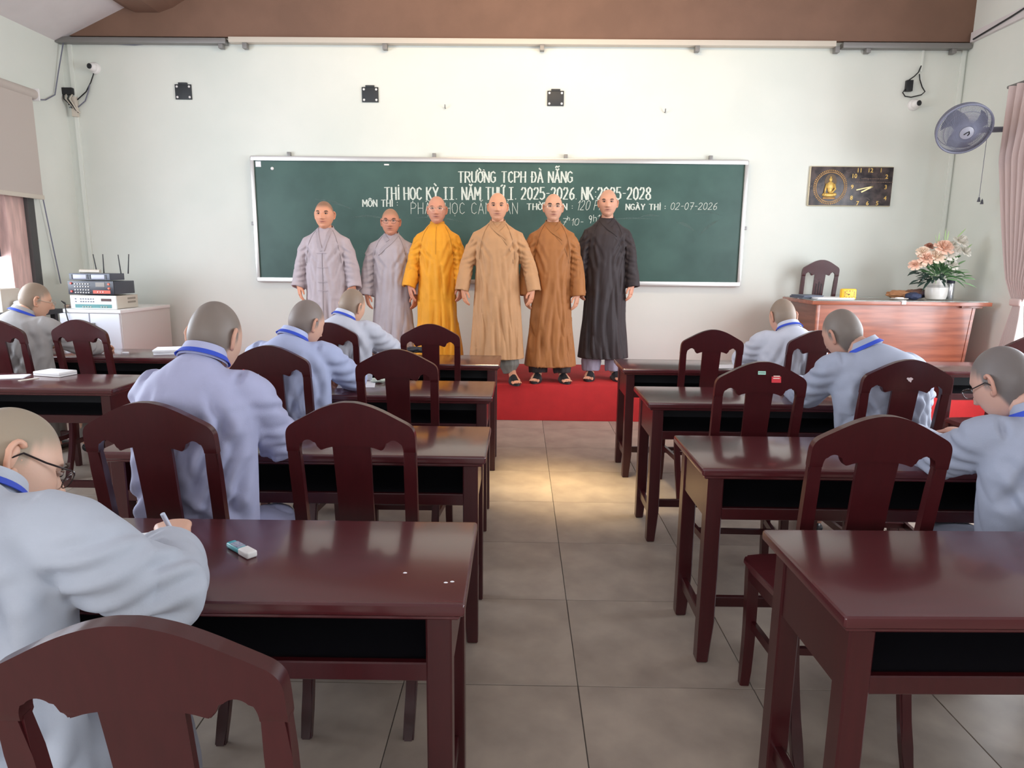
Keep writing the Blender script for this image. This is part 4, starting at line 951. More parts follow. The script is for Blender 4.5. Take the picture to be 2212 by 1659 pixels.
def eyes(t,hmx,P):
    def ob(name,bm,m): bm.transform(hmx); return obj(name,me_of(bm,smooth=True),m,t)
    for s in (-1,1):
        x=s*.0315; 
        bm=bmesh.new(); blob(bm,(x,-.0800,.0115),(.0150,.0085,.0050),14); e=ob('eye',bm,M_EYE)
        bm=bmesh.new(); blob(bm,(x,-.0868,.0118),(.0062,.0034,.0052),10); ob('iris',bm,M_IRIS).parent=e
        bm=bmesh.new(); tube(bm,[(x-.016,-.0800,.0125),(x-.008,-.0865,.0165),(x,-.0885,.0172),(x+.008,-.0865,.0165),(x+.016,-.0800,.0125)],.0016,6); ob('upper_lid',bm,mat('lid_line',(96,62,50),.7)).parent=e
        a=P.get('brow',1)
        bm=bmesh.new(); tube(bm,[(x-s*.016,-.0893,.029),(x,-.0925,.0325),(x+s*.012,-.088,.0335),(x+s*.021,-.080,.029)],[(.002*a,.003*a),(.0024*a,.0042*a),(.0024*a,.0038*a),(.001,.0016)],8); ob('eyebrow',bm,M_BROW)
def glasses(t,hmx,round_=True,m=None,half=False):
    m=m or M_FRAME; g=obj('spectacles',None,None,t)
    def ob(name,bm,mm): bm.transform(hmx); return obj(name,me_of(bm,angle=1),mm,g)
    for s in (-1,1):
        pts=[]; 
        for k in range(21):
            a0=2*PI*k/20; pts.append((s*.033+.0235*math.copysign(abs(math.cos(a0))**.75,math.cos(a0)),-.103+.10*abs(.033*s+.0235*math.cos(a0))**1.0*.12,.006+(.0165)*math.copysign(abs(math.sin(a0))**.8,math.sin(a0))))
        bm=bmesh.new(); tube(bm,pts,.0013,6,up=(0,1,0)); ob('lens_rim',bm,m)
        bm=bmesh.new(); bmesh_f=[bm.verts.new(p) for p in pts[:-1]]; bm.faces.new(bmesh_f); ob('lens',bm,M_LENS)
        bm=bmesh.new(); tube(bm,[(s*.056,-.102,.012),(s*.074,-.09,.012),(s*.079,-.04,.008),(s*.081,.004,.010),(s*.079,.022,-.010)],.0020,6); ob('temple_arm',bm,m)
    bm=bmesh.new(); tube(bm,[(-.011,-.106,.012),(0,-.109,.015),(.011,-.106,.012)],.0013,6); ob('bridge',bm,m)
def fold(me,seed,amp,sc=(13,13,2.2),low=None,dirv=None,axes=None,sharp=False):
    """cloth folds: displace along normals by ridged noise stretched down the cloth"""
    n=len(me.vertices); co=np.empty(n*3); me.vertices.foreach_get('co',co); co=co.reshape(-1,3)
    nr=np.empty(n*3); me.vertex_normals.foreach_get('vector',nr); nr=nr.reshape(-1,3)
    out=np.empty(n); 
    for i in range(n):
        x,y,z=co[i]
        if dirv is not None: x,y,z=dirv(x,y,z)
        a=noise.noise((x*sc[0]+seed,y*sc[1]+seed*2,z*sc[2])); b=noise.noise((x*sc[0]*2.1+seed,y*sc[1]*2.1,z*sc[2]*1.6+seed))
        out[i]=(.35-1.25*math.exp(-(a/.085)**2)-.55*math.exp(-(b/.09)**2)) if sharp else (abs(a)*2.0-.55)+.45*(abs(b)*2-.5)
    am=amp if low is None else np.array([low(*co[i]) for i in range(n)])*amp
    if axes is not None:
        sg=np.ones(n)
        for i in range(n):
            cx,cy=axes(*co[i]); r_=nr[i][0]*(co[i][0]-cx)+nr[i][1]*(co[i][1]-cy)
            if r_<0: sg[i]=-1
            if abs(nr[i][2])>.6: sg[i]=0
        out=out*sg
    co=co+nr*(out*am)[:,None]; me.vertices.foreach_set('co',co.ravel()); me.update(); me.shade_smooth(); return me
def crease(me,lines):
    """cloth creases: each line = (points, amplitude, width, facing) ; a groove with a raised lip on both sides, fading at its ends.
    facing None: full 3-D distance; +1/-1: distance in the xz plane, only where the cloth faces +Y / -Y"""
    n=len(me.vertices); co=np.empty(n*3); me.vertices.foreach_get('co',co); co=co.reshape(-1,3)
    nr=np.empty(n*3); me.vertex_normals.foreach_get('vector',nr); nr=nr.reshape(-1,3); tot=np.zeros(n)
    for pts,A,w,face in lines:
        P_=np.array([tuple(p) for p in pts],float); 
        # round the polyline by one Chaikin pass
        for _ in range(2):
            Q=[P_[0]]
            for a,b in zip(P_[:-1],P_[1:]): Q+=[a*.75+b*.25,a*.25+b*.75]
            P_=np.array(Q+[P_[-1]])
        C_=co.copy(); PP=P_.copy()
        if face is not None: C_[:,1]=0; PP[:,1]=0
        seg=np.linalg.norm(np.diff(PP,axis=0),axis=1); Lt=seg.sum(); acc=0; best=np.full(n,9.); par=np.zeros(n); sgn=np.ones(n)
        lo=PP.min(0)-4*w; hi=PP.max(0)+4*w; idx=np.where(((C_>=lo)&(C_<=hi)).all(1))[0]
        if len(idx)==0: continue
        c=C_[idx]; bb=np.full(len(idx),9.); pr=np.zeros(len(idx))
        for (a,b),L in zip(zip(PP[:-1],PP[1:]),seg):
            if L<1e-6: continue
            d=(b-a)/L; t=np.clip((c-a)@d,0,L); q=np.linalg.norm(c-(a+t[:,None]*d),axis=1); m_=q<bb; bb[m_]=q[m_]; pr[m_]=(acc+t[m_])/Lt; acc+=L
        ta=np.clip(np.sin(PI*np.clip(pr*.94+.03,0,1)),0,1)**.55
        f=-np.exp(-(bb/w)**2)+.62*np.exp(-((bb-2.0*w)/(1.1*w))**2)
        if face is not None: f=f*np.clip(nr[idx,1]*face*2.2,0,1)
        tot[idx]+=A*f*ta
    tot=np.clip(tot,-.026,.024)
    co=co+nr*tot[:,None]; me.vertices.foreach_set('co',co.ravel()); me.update(); me.shade_smooth()
def arm_lines(rnd,S,E_,W_,r0,amp,out=(0,-1,0)):
    S,E_,W_=Vector(S),Vector(E_),Vector(W_); L=[]
    def surf(a,b,u,ph,r):
        d=(b-a).normalized(); n1=Vector((0,0,1)); n1=(n1-n1.dot(d)*d).normalized(); n2=d.cross(n1); n2=n2 if n2.dot(Vector(out))>0 else -n2
        return a.lerp(b,u)+r*(math.cos(ph)*n1+math.sin(ph)*n2)
    j=lambda v:v+rnd.uniform(-.06,.06)
    for u0,p0,u1,p1,k in ((.05,2.3,.55,.7,1.0),(.28,2.6,.80,1.0,.9),(.55,2.7,.95,.6,1.1),(.10,1.4,.45,.1,.7),(.72,2.5,1.02,1.5,1.0),(.60,1.2,.92,.0,.7)):
        L.append(([surf(S,E_,j(u0),j(p0),r0),surf(S,E_,j((u0+u1)/2+.06),j((p0+p1)/2),r0),surf(S,E_,j(u1),j(p1),r0)],amp*k,.0125,None))
    for u0,p0,u1,p1,k in ((.0,2.2,.30,.5,1.1),(.12,2.6,.50,1.0,.9),(.38,2.2,.60,.4,.8),(.6,2.2,.75,.5,.6)):
        L.append(([surf(E_,W_,j(u0),j(p0),r0*.95),surf(E_,W_,j((u0+u1)/2),j((p0+p1)/2),r0*.95),surf(E_,W_,j(u1),j(p1),r0*.95)],amp*k,.0115,None))
    return L
def seated_folds(me,seed,hip,neck,arms,amp):
    n=len(me.vertices); co=np.empty(n*3); me.vertices.foreach_get('co',co); co=co.reshape(-1,3)
    nr=np.empty(n*3); me.vertex_normals.foreach_get('vector',nr); nr=nr.reshape(-1,3)
    segs=[(np.array(a),np.array(b),j) for (S,E_,W_) in arms for j,(a,b) in enumerate(((S,E_),(E_,W_)))]
    best=np.full(n,9.);ual=np.zeros(n);vv=np.zeros(n);jj=np.zeros(n)
    for a,b,j in segs:
        d=b-a; L=np.linalg.norm(d); d=d/L; t=np.clip((co-a)@d,0,L); q=co-(a+t[:,None]*d); dist=np.linalg.norm(q,axis=1)
        sl=dist<best; best[sl]=dist[sl]; ual[sl]=(t+ (0 if j==0 else 0))[sl]; jj[sl]=j
        s_=np.cross(d,np.array((0,0,1.))); vv[sl]=(q@s_)[sl]
        if j==0: Ls=L
    wa=np.clip((.115-best)/.03,0,1)
    out=np.empty(n); nz=noise.noise
    for i in range(n):
        x,y,z=co[i]; rx=x-hip[0]
        m1=nz((x*3.5+seed,y*3.5,z*3.0)); w1=nz((x*4+seed*3,y*4,z*3.2))
        sl=.75*math.copysign(min(1,abs(rx)*5),rx)
        u=(rx+sl*(z-.75))*9.0+w1*2.2
        f1=abs(math.sin(u*PI))**.7-.62
        m=max(0,min(1,.45+1.6*m1)); low=.55+.9*max(0,min(1,(hip[2]+.30-z)/.30))
        if z>neck[2]-.07: low*=.35
        t=f1*m*low+.35*(abs(math.sin((z*9+rx*5*(1 if rx>0 else -1)+w1*1.6)*PI))-.6)*max(0,min(1,.2+2*nz((x*5,y*5+seed,z*5))))*low
        if wa[i]>0:
            k_=ual[i]; ua=k_*15+vv[i]*9*(1 if jj[i] else -1)+w1*1.3; ne=math.exp(-((k_-(Ls if jj[i]==0 else 0))/.11)**2)
            ta=(abs(math.sin(ua*PI*.5))**.7-.6)*.8*(.45+.9*ne)*max(.15,min(1,.6+1.4*m1))
            t=t*(1-wa[i])+ta*wa[i]
        out[i]=t
    co=co+nr*(out*amp)[:,None]; me.vertices.foreach_set('co',co.ravel()); me.update(); me.shade_smooth()
def cloth(name,rgb,rough=.7,sheen=.05): return mat(name,rgb,rough,var=.05,vs=8,bump=.12,bs=240,sheen=sheen)
def hollow_tube(bm,pts,rad,n=28,wall=.014,depth=.09,up=(0,1,0)):
    """tube whose far end is open: goes back inside by depth"""
    pts=[Vector(p) for p in pts]; rad=[r if isinstance(r,tuple) else (r,r) for r in rad]
    d=(pts[-2]-pts[-1]).normalized(); rl=rad[-1]
    p2=pts+[pts[-1]-d*.001,pts[-1]+d*depth,pts[-1]+d*(depth+.01)]; r2=rad+[(rl[0]-wall,rl[1]-wall),(rl[0]-wall-.006,rl[1]-wall-.006),(.004,.004)]
    K=len(p2); ref=Vector(up); rings=[]; tdir=None
    for i,p in enumerate(p2):
        if i<len(pts): tdir=(pts[min(i+1,len(pts)-1)]-pts[max(i-1,0)]).normalized()
        a=(ref-ref.dot(tdir)*tdir).normalized(); b=tdir.cross(a); ref=a
        rings.append([bm.verts.new(p+a*r2[i][0]*math.cos(2*PI*k/n)+b*r2[i][1]*math.sin(2*PI*k/n)) for k in range(n)])
    for i in range(K-1):
        for k in range(n): bm.faces.new((rings[i][k],rings[i][(k+1)%n],rings[i+1][(k+1)%n],rings[i+1][k]))
    bm.faces.new(rings[0][::-1]); bm.faces.new(rings[-1])
def bvh_of(me): return BVHTree.FromPolygons([v.co for v in me.vertices],[tuple(p.vertices) for p in me.polygons])
def on_front(bv,x,z,y0=-1.2,d=1,off=.002):
    h=bv.ray_cast(Vector((x,y0,z)),Vector((0,d,0)))
    return (h[0]+Vector((0,-d*off,0)),h[1]) if h[0] is not None else (None,None)
def drape(bv,path,w,th,name,m,parent,sub=4,y0=-1.2,d=1):
    pts=[];ns=[]
    for (x0,z0),(x1,z1) in zip(path[:-1],path[1:]):
        for k in range(sub):
            u=k/sub; p,n=on_front(bv,x0+(x1-x0)*u,z0+(z1-z0)*u,y0,d)
            if p is not None: pts.append(p); ns.append(n)
    if len(pts)<3: return None
    if isinstance(w,list): w=[w[min(len(w)-1,int(i*len(w)/len(pts)))] for i in range(len(pts))]
    for _ in range(3):
        pts=[pts[0]]+[(pts[i-1]+pts[i]*2+pts[i+1])/4 for i in range(1,len(pts)-1)]+[pts[-1]]
        ns=[ns[0]]+[(ns[i-1]+ns[i]+ns[i+1]).normalized() for i in range(1,len(ns)-1)]+[ns[-1]]
    bm=bmesh.new(); ribbon(bm,pts,w,th,lambda i:ns[i]); return obj(name,me_of(bm,angle=.8),m,parent)
def neck_band(name,c,rx,ry,h,tilt,m,parent,th=.004,open_=.0,flare=.006,yaw=0,n=40):
    """standing band around a neck; tilt lowers the front (local -Y)"""
    bm=bmesh.new(); A=[];
    a0,a1=(-PI/2+open_,3*PI/2-open_)
    for k in range(n+1):
        t=a0+(a1-a0)*k/n; cx,cy=math.cos(t),math.sin(t); zz=tilt*cy
        q=[]
        for (e,z) in ((flare,0),(0,h),(-th,h),(flare-th,0)): q.append(bm.verts.new((cx*(rx+e),cy*(ry+e),zz+z)))
        A.append(q)
    for k in range(n):
        for j in range(4): bm.faces.new((A[k][j],A[k][(j+1)%4],A[k+1][(j+1)%4],A[k+1][j]))
    bm.faces.new(A[0]); bm.faces.new(A[-1][::-1])
    bm.transform(Matrix.Translation(c)@Matrix.Rotation(yaw,4,'Z')); return obj(name,me_of(bm,angle=.8),m,parent)

# ------------------------------------------------------------------ standing people
def standing(X,Y,H,P,robe,label,**k):
    t=thing('person',label,'person',(X,Y,.332),0); seed=k.get('seed',1); f=H/1.70
    sw=k.get('sw',1.0); hem=k.get('hem',.17); hw=k.get('hemw',.235)
    bm=bmesh.new(); z=lambda v:v*f
    prof=[(hem,hw,.165,.0),(hem+.12,hw-.012,.16,0),(.55,.205*sw,.148,0),(.80,.190*sw,.140,-.004),(.95,.183*sw,.134,-.006),(1.08,.176*sw,.128,-.008),(1.20,.182*sw,.126,-.006),(1.29,.184*sw,.116,0),(1.345,.168*sw,.100,.008),(1.385,.138*sw,.085,.012),(1.42,.098,.072,.014),(1.452,.066,.062,.012)]
    prof=prof[::-1]
    hollow_tube(bm,[(0,p[3],z(p[0]) if p[0]>hem+.13 else p[0]) for p in prof],[(p[2],p[1]*(1 if i<3 else 1)) for i,p in enumerate(prof)],n=56,wall=.022,depth=.11)
    cuff=k.get('cuff',.80); cw_=k.get('cuffw',.095)
    for s in (-1,1):
        dx=k.get('armL' if s<0 else 'armR',0); cz=cuff if s>0 else k.get('cuffL',cuff)
        hollow_tube(bm,[(s*.105*sw,.012,z(1.345)),(s*.155*sw,.010,z(1.315)),(s*.200*sw,.006,z(1.22)),(s*(.235+dx*.5)*sw,.0,z(1.07)),(s*(.252+dx*.8)*sw,-.02,z(.93)),(s*(.262+dx)*sw,-.035,cz)],
            [(.056,.050),(.064,.060),(.072,.062),(.082,.060),(cw_,.064),(cw_+.015,.062)],n=28,wall=.020,depth=.045)
    me=remesh(bm,.0085,3,.45)
    low=lambda x,y,zz: .30+.9*max(0,min(1,(1.05-zz)/.8))+ (.25 if abs(x)>.2 else 0) if (zz<1.38*f and not (abs(x)>.19 and zz<cuff+.16)) else .12
    fold(me,seed*7.3,k.get('amp',.017)*1.35,low=low,sc=(11,9,1.05),dirv=lambda x,y,zz:(x+.06*math.sin(zz*3+seed),y,zz+x*.8*k.get('diag',0)),axes=lambda x,y,zz:(0,0) if (zz<cuff-.03 or abs(x)<.195*sw) else (math.copysign(.255*sw,x),-.025))
    rr=random.Random(seed*77); j=lambda v:v+rr.uniform(-.02,.02); LN=[]; ca=k.get('crz',.0085)
    for s in (-1,1):
        dx=k.get('armL' if s<0 else 'armR',0); cz=cuff if s>0 else k.get('cuffL',cuff)
        LN+=arm_lines(rr,(s*.160*sw,.01,z(1.315)),(s*(.238+dx*.5)*sw,0,z(1.07)),(s*(.262+dx)*sw,-.035,cz),.078,ca*.9)
        for a_,b_,c_,d_,kk in ((.150,1.29,.05,1.10,1.0),(.155,1.22,.09,.98,1.0),(.10,1.33,.135,1.12,.7),(.15,1.10,.12,.80,.9),(.04,1.18,.07,.85,.7)):
            x0,z0,x1,z1=j(s*a_*sw),z(j(b_)),j(s*c_*sw),z(j(d_)); LN.append(([(x0,0,z0),((x0+x1)/2+rr.uniform(-.015,.015),0,(z0+z1)/2),(x1,0,z1)],ca*kk,.013,-1))
    fan=k.get('diag',0)
    for q in range(9):
        x0=-.16+.04*q+rr.uniform(-.012,.012); zt_=rr.uniform(.70,1.05); x1=x0*1.25+(.0 if not fan else -.16*fan*(1-abs(x0)*3))+rr.uniform(-.02,.02)
        LN.append(([(x0*sw,0,z(zt_)),((x0+x1)/2*sw+rr.uniform(-.01,.01),0,z((zt_+.2)/2+.05)),(x1*sw,0,hem+.01)],ca*rr.uniform(.8,1.6),rr.uniform(.014,.02),-1))
    crease(me,LN)
    m=cloth(*robe); rb=obj('robe',me,m,t); bv=bvh_of(me)
    hc=Vector((0,-.012,H-.127)); hx=hm(Matrix.Rotation(k.get('yaw',0),3,'Z')@Vector((0,-1,-k.get('pitch',.03))).normalized(),Matrix.Rotation(k.get('yaw',0),3,'Z')@Vector((0,-k.get('pitch',.03),1)).normalized(),hc)
    if k.get('roll'): hx=hx@Matrix.Rotation(k['roll'],4,'Y')
    hands=[];limbs=[([(0,0,z(.90)),(0,0,z(1.1)),(0,0,z(1.3)),(0,.01,z(1.40))],[(.07,.10),(.06,.09),(.06,.09),(.05,.055)])]
    for s in (-1,1):
        dx=k.get('armL' if s<0 else 'armR',0); cz=cuff if s>0 else k.get('cuffL',cuff); xw=s*(.252+dx*.95)*sw
        hz=cz+k.get('hand_up',.02); M_=basis((s*-.06,.05,1),(-s,-.15,0),(xw,-.045,hz))
        hands.append(('rest',Matrix.Translation((xw,-.045,hz))@Matrix.Rotation(.12*s,4,'Y')@Matrix.Rotation((.5 if s<0 else -.5),4,'Z')@Matrix.Rotation(-.1,4,'X'),s>0))
        limbs.append(([(0,0,z(1.33)),(s*.15*sw,.01,z(1.34)),(s*.22*sw,0,z(1.08)),(xw,-.045,hz+.02)],[.04,.04,.034,.024]))
        limbs.append(([(s*.05,0,z(.92)),(s*.10,0,z(.5)),(s*.105,.01,.10)],[.085,.058,.036]))
    fb=bmesh.new()
    for s in (-1,1): foot(fb,s,s*k.get('feet',.11),-.01+k.get('footy',0),.012,-s*.0+s*.22)
    obj('body',person_body(P,hx,(0,.012,z(1.425)),limbs,hands,fb),M_SKIN,t); eyes(t,hx,P)
    if k.get('glasses'): glasses(t,hx,m=k['glasses'])
    # trousers and slippers
    tm_=cloth(*k.get('trousers',('trouser_brown',(52,40,38))))
    for s in (-1,1):
        bm=bmesh.new(); g_=k.get('gather',0)
        hollow_tube(bm,[(s*.09,0,.50),(s*.105,0,.30),(s*.11,-.005,.16),(s*.11,-.01,.075)],[(.075,.08),(.08,.088),(.085-.005*g_,.092),(.078-.035*g_,.085-.035*g_)],n=24,wall=.01,depth=.06)
        me=remesh(bm,.008,2); fold(me,seed+s,.010,sc=(14,14,3)); obj('trouser_leg',me,tm_,t)
        M2=Matrix.Translation((s*k.get('feet',.11),-.01+k.get('footy',0),0))@Matrix.Rotation(s*.22,4,'Z')
        sl=obj('slipper',None,None,t)
        bm=bmesh.new(); out=[]; 
        for q in range(28):
            a0=2*PI*q/28; r=.052 if math.sin(a0)<0 else .042; out.append((r*math.cos(a0),-.075+.132*math.sin(a0)))
        a=[bm.verts.new((x,y,0)) for x,y in out]; b=[bm.verts.new((x*1.02,y*1.01,.024)) for x,y in out]; bm.faces.new(a[::-1]); bm.faces.new(b)
        for q in range(28): bm.faces.new((a[q],a[(q+1)%28],b[(q+1)%28],b[q]))
        bm.transform(M2); obj('sole',me_of(bm,angle=.8),M_SHOE,sl)
        bm=bmesh.new(); R_=[]
        for i,(y,w_,hh) in enumerate(((-.165,.050,.050),(-.13,.054,.062),(-.09,.053,.075),(-.055,.050,.086))):
            R_.append([[bm.verts.new((w_*math.cos(q*PI/12)*e,y,.012+(hh-.012)*math.sin(q*PI/12)*e)) for q in range(13)] for e in (1,.90)])
        for i in range(3):
            for q in range(12):
                bm.faces.new((R_[i][0][q],R_[i][0][q+1],R_[i+1][0][q+1],R_[i+1][0][q])); bm.faces.new((R_[i][1][q+1],R_[i][1][q],R_[i+1][1][q],R_[i+1][1][q+1]))
        for i in (0,3):
            for q in range(12): bm.faces.new((R_[i][0][q],R_[i][0][q+1],R_[i][1][q+1],R_[i][1][q]))
        bm.transform(M2); obj('strap',me_of(bm,angle=.8),M_SHOE,sl)
    # collar, overlap seam, sleeve seams
    N0=Vector((0,.012,z(1.428))); st_=k.get('style','cross'); rc=tuple(int(c*.93) for c in robe[1]); mcl=cloth(robe[0]+'_collar',rc)
    mseam=cloth(robe[0]+'_seam',tuple(int(c*.74) for c in robe[1]))
    if st_=='cross':
        neck_band('collar',N0+Vector((0,.004,.0)),.066,.062,.034,.020,mcl,t,open_=.55,flare=.012)
        drape(bv,[(-.060,z(1.440)),(-.040,z(1.40)),(0,z(1.36)),(.050,z(1.318)),(.088,z(1.272))],[.036]*9+[.033,.029,.024,.019,.014,.009,.004],.004,'collar_band',mcl,t)
        drape(bv,[(.060,z(1.440)),(.040,z(1.405)),(.012,z(1.378)),(-.005,z(1.362))],.034,.003,'collar_band',mcl,t)
        drape(bv,[(-.025,z(1.36)),(.06,z(1.28)),(.125,z(1.18)),(.15,z(1.05))][::1],.0032,.0014,'overlap_seam',mseam,t)
    elif st_=='cross_left':
        neck_band('collar',N0+Vector((0,.004,.0)),.066,.062,.030,.020,mcl,t,open_=.6,flare=.012)
        drape(bv,[(.060,z(1.440)),(.040,z(1.40)),(0,z(1.35)),(-.055,z(1.30)),(-.12,z(1.22))],.034,.004,'collar_band',mcl,t)
        drape(bv,[(-.060,z(1.440)),(-.038,z(1.40)),(-.01,z(1.365))],.034,.003,'collar_band',mcl,t)
    elif st_=='vee':
        neck_band('collar',N0+Vector((0,.004,0)),.068,.064,.026,.026,mcl,t,open_=.75,flare=.012)
        ms=cloth('inner_shirt',(176,166,164))
        drape(bv,[(0,z(1.43)),(0,z(1.39)),(0,z(1.33)),(0,z(1.27)),(0,z(1.22))],[.085,.08,.075,.07,.06,.055,.05,.045,.035,.03,.025,.02,.015,.01,.008,.006][:16],.002,'inner_shirt',ms,t) if False else None
        drape(bv,[(-.062,z(1.438)),(-.045,z(1.36)),(-.02,z(1.27)),(-.002,z(1.215))],.026,.004,'collar_band',mcl,t)
        drape(bv,[(.062,z(1.438)),(.045,z(1.36)),(.02,z(1.27)),(.002,z(1.215))],.026,.004,'collar_band',mcl,t)
        drape(bv,[(0,z(1.215)),(0,z(1.0)),(0,z(.8)),(0,z(.6))],.004,.0018,'front_seam',mseam,t,sub=10)
        for zz in (1.21,1.075,.94,.86): drape(bv,[(-.045,z(zz)),(0,z(zz)),(.045,z(zz))],.006,.004,'knot_button',mcl,t,sub=5)
    else:
        neck_band('collar',N0+Vector((0,.0,.004)),.062,.058,.040,.012,mcl,t,open_=.12,flare=.010)
        drape(bv,[(0,z(1.42)),(0,z(1.3)),(0,z(1.15))],.003,.0015,'front_seam',mseam,t,sub=8)
    if k.get('raglan',1):
        for s in (-1,1): drape(bv,[(s*.075,z(1.425)),(s*.105,z(1.37)),(s*.130,z(1.30)),(s*.148,z(1.20)),(s*.158,z(1.10))],.0032,.0012,'sleeve_seam',mseam,t,sub=6)
    return t
SK=lambda a,**k: dict(dict(skin=a,stub=(128,112,98),stubamt=.35,w=.0815,d=.099,h=.121),**k)
standing(-1.755,6.24,1.60,SK((214,152,122),stub=(112,92,76),stubamt=.75,lips=(168,84,80),brow=1.1,hl=.072,smile=.55,mw=.028),('robe_mauve_grey',(176,162,166)),'smiling person in mauve grey robe with knot buttons, leftmost on the platform',style='vee',seed=1,yaw=.05,cuff=.83,sw=.99,amp=.010,hemw=.25,cuffw=.068,trousers=('trouser_mauve',(170,158,160)))
standing(-1.19,6.38,1.55,SK((200,138,112),stub=(146,118,92),stubamt=.6,brow=.9),('robe_mauve_grey2',(172,160,164)),'person with spectacles in plain mauve grey robe, second from left on the platform',style='cross_left',seed=2,yaw=.10,cuff=.76,cuffw=.07,sw=.93,amp=.013,hemw=.25,glasses=M_FRAME,trousers=('trouser_mauve',(170,158,160)))
standing(-.755,6.29,1.655,SK((208,146,120),stub=(196,150,126),bags=1.2,brow=.6),('robe_yellow',(226,152,26)),'elderly person in bright yellow robe, third from left on the platform',style='stand',seed=3,yaw=.04,cuff=.84,sw=.90,hemw=.24,cuffw=.10,armL=.03,glasses=mat('thin_frame',(190,176,160),.3,metal=.5),trousers=('trouser_white',(214,210,214)))
standing(-.205,6.14,1.675,SK((212,154,122),jaw=.06,lips=(176,104,92),stub=(206,160,130)),('robe_tan',(184,138,96)),'stout person in light tan robe, fourth from left on the platform',style='cross',seed=4,cuff=.82,sw=1.08,hemw=.25,armL=.03,armR=.045,cuffw=.105,amp=.014,trousers=('trouser_olive_grey',(118,114,106)),gather=1,hem=.22,feet=.145,footy=-.02)
standing(.285,6.235,1.68,SK((210,158,130),stub=(200,160,136),brow=1.7),('robe_copper',(158,100,50)),'person with thin spectacles in copper brown robe, fifth from left on the platform',style='cross',seed=5,cuff=.78,sw=.94,hemw=.24,amp=.018,diag=.6,glasses=mat('thin_frame',(190,176,160)),trousers=('trouser_brown',(48,38,38)),hem=.14)
standing(.785,6.38,1.735,SK((210,156,130),stub=(176,146,126),brow=1.1),('robe_dark_brown',(44,33,35)),'tall person in very dark brown robe, rightmost on the platform',style='cross',seed=6,yaw=-.14,cuff=.86,sw=.98,hemw=.24,armR=.0,hem=.20,cuffw=.07,trousers=('trouser_lilac',(150,142,158)))

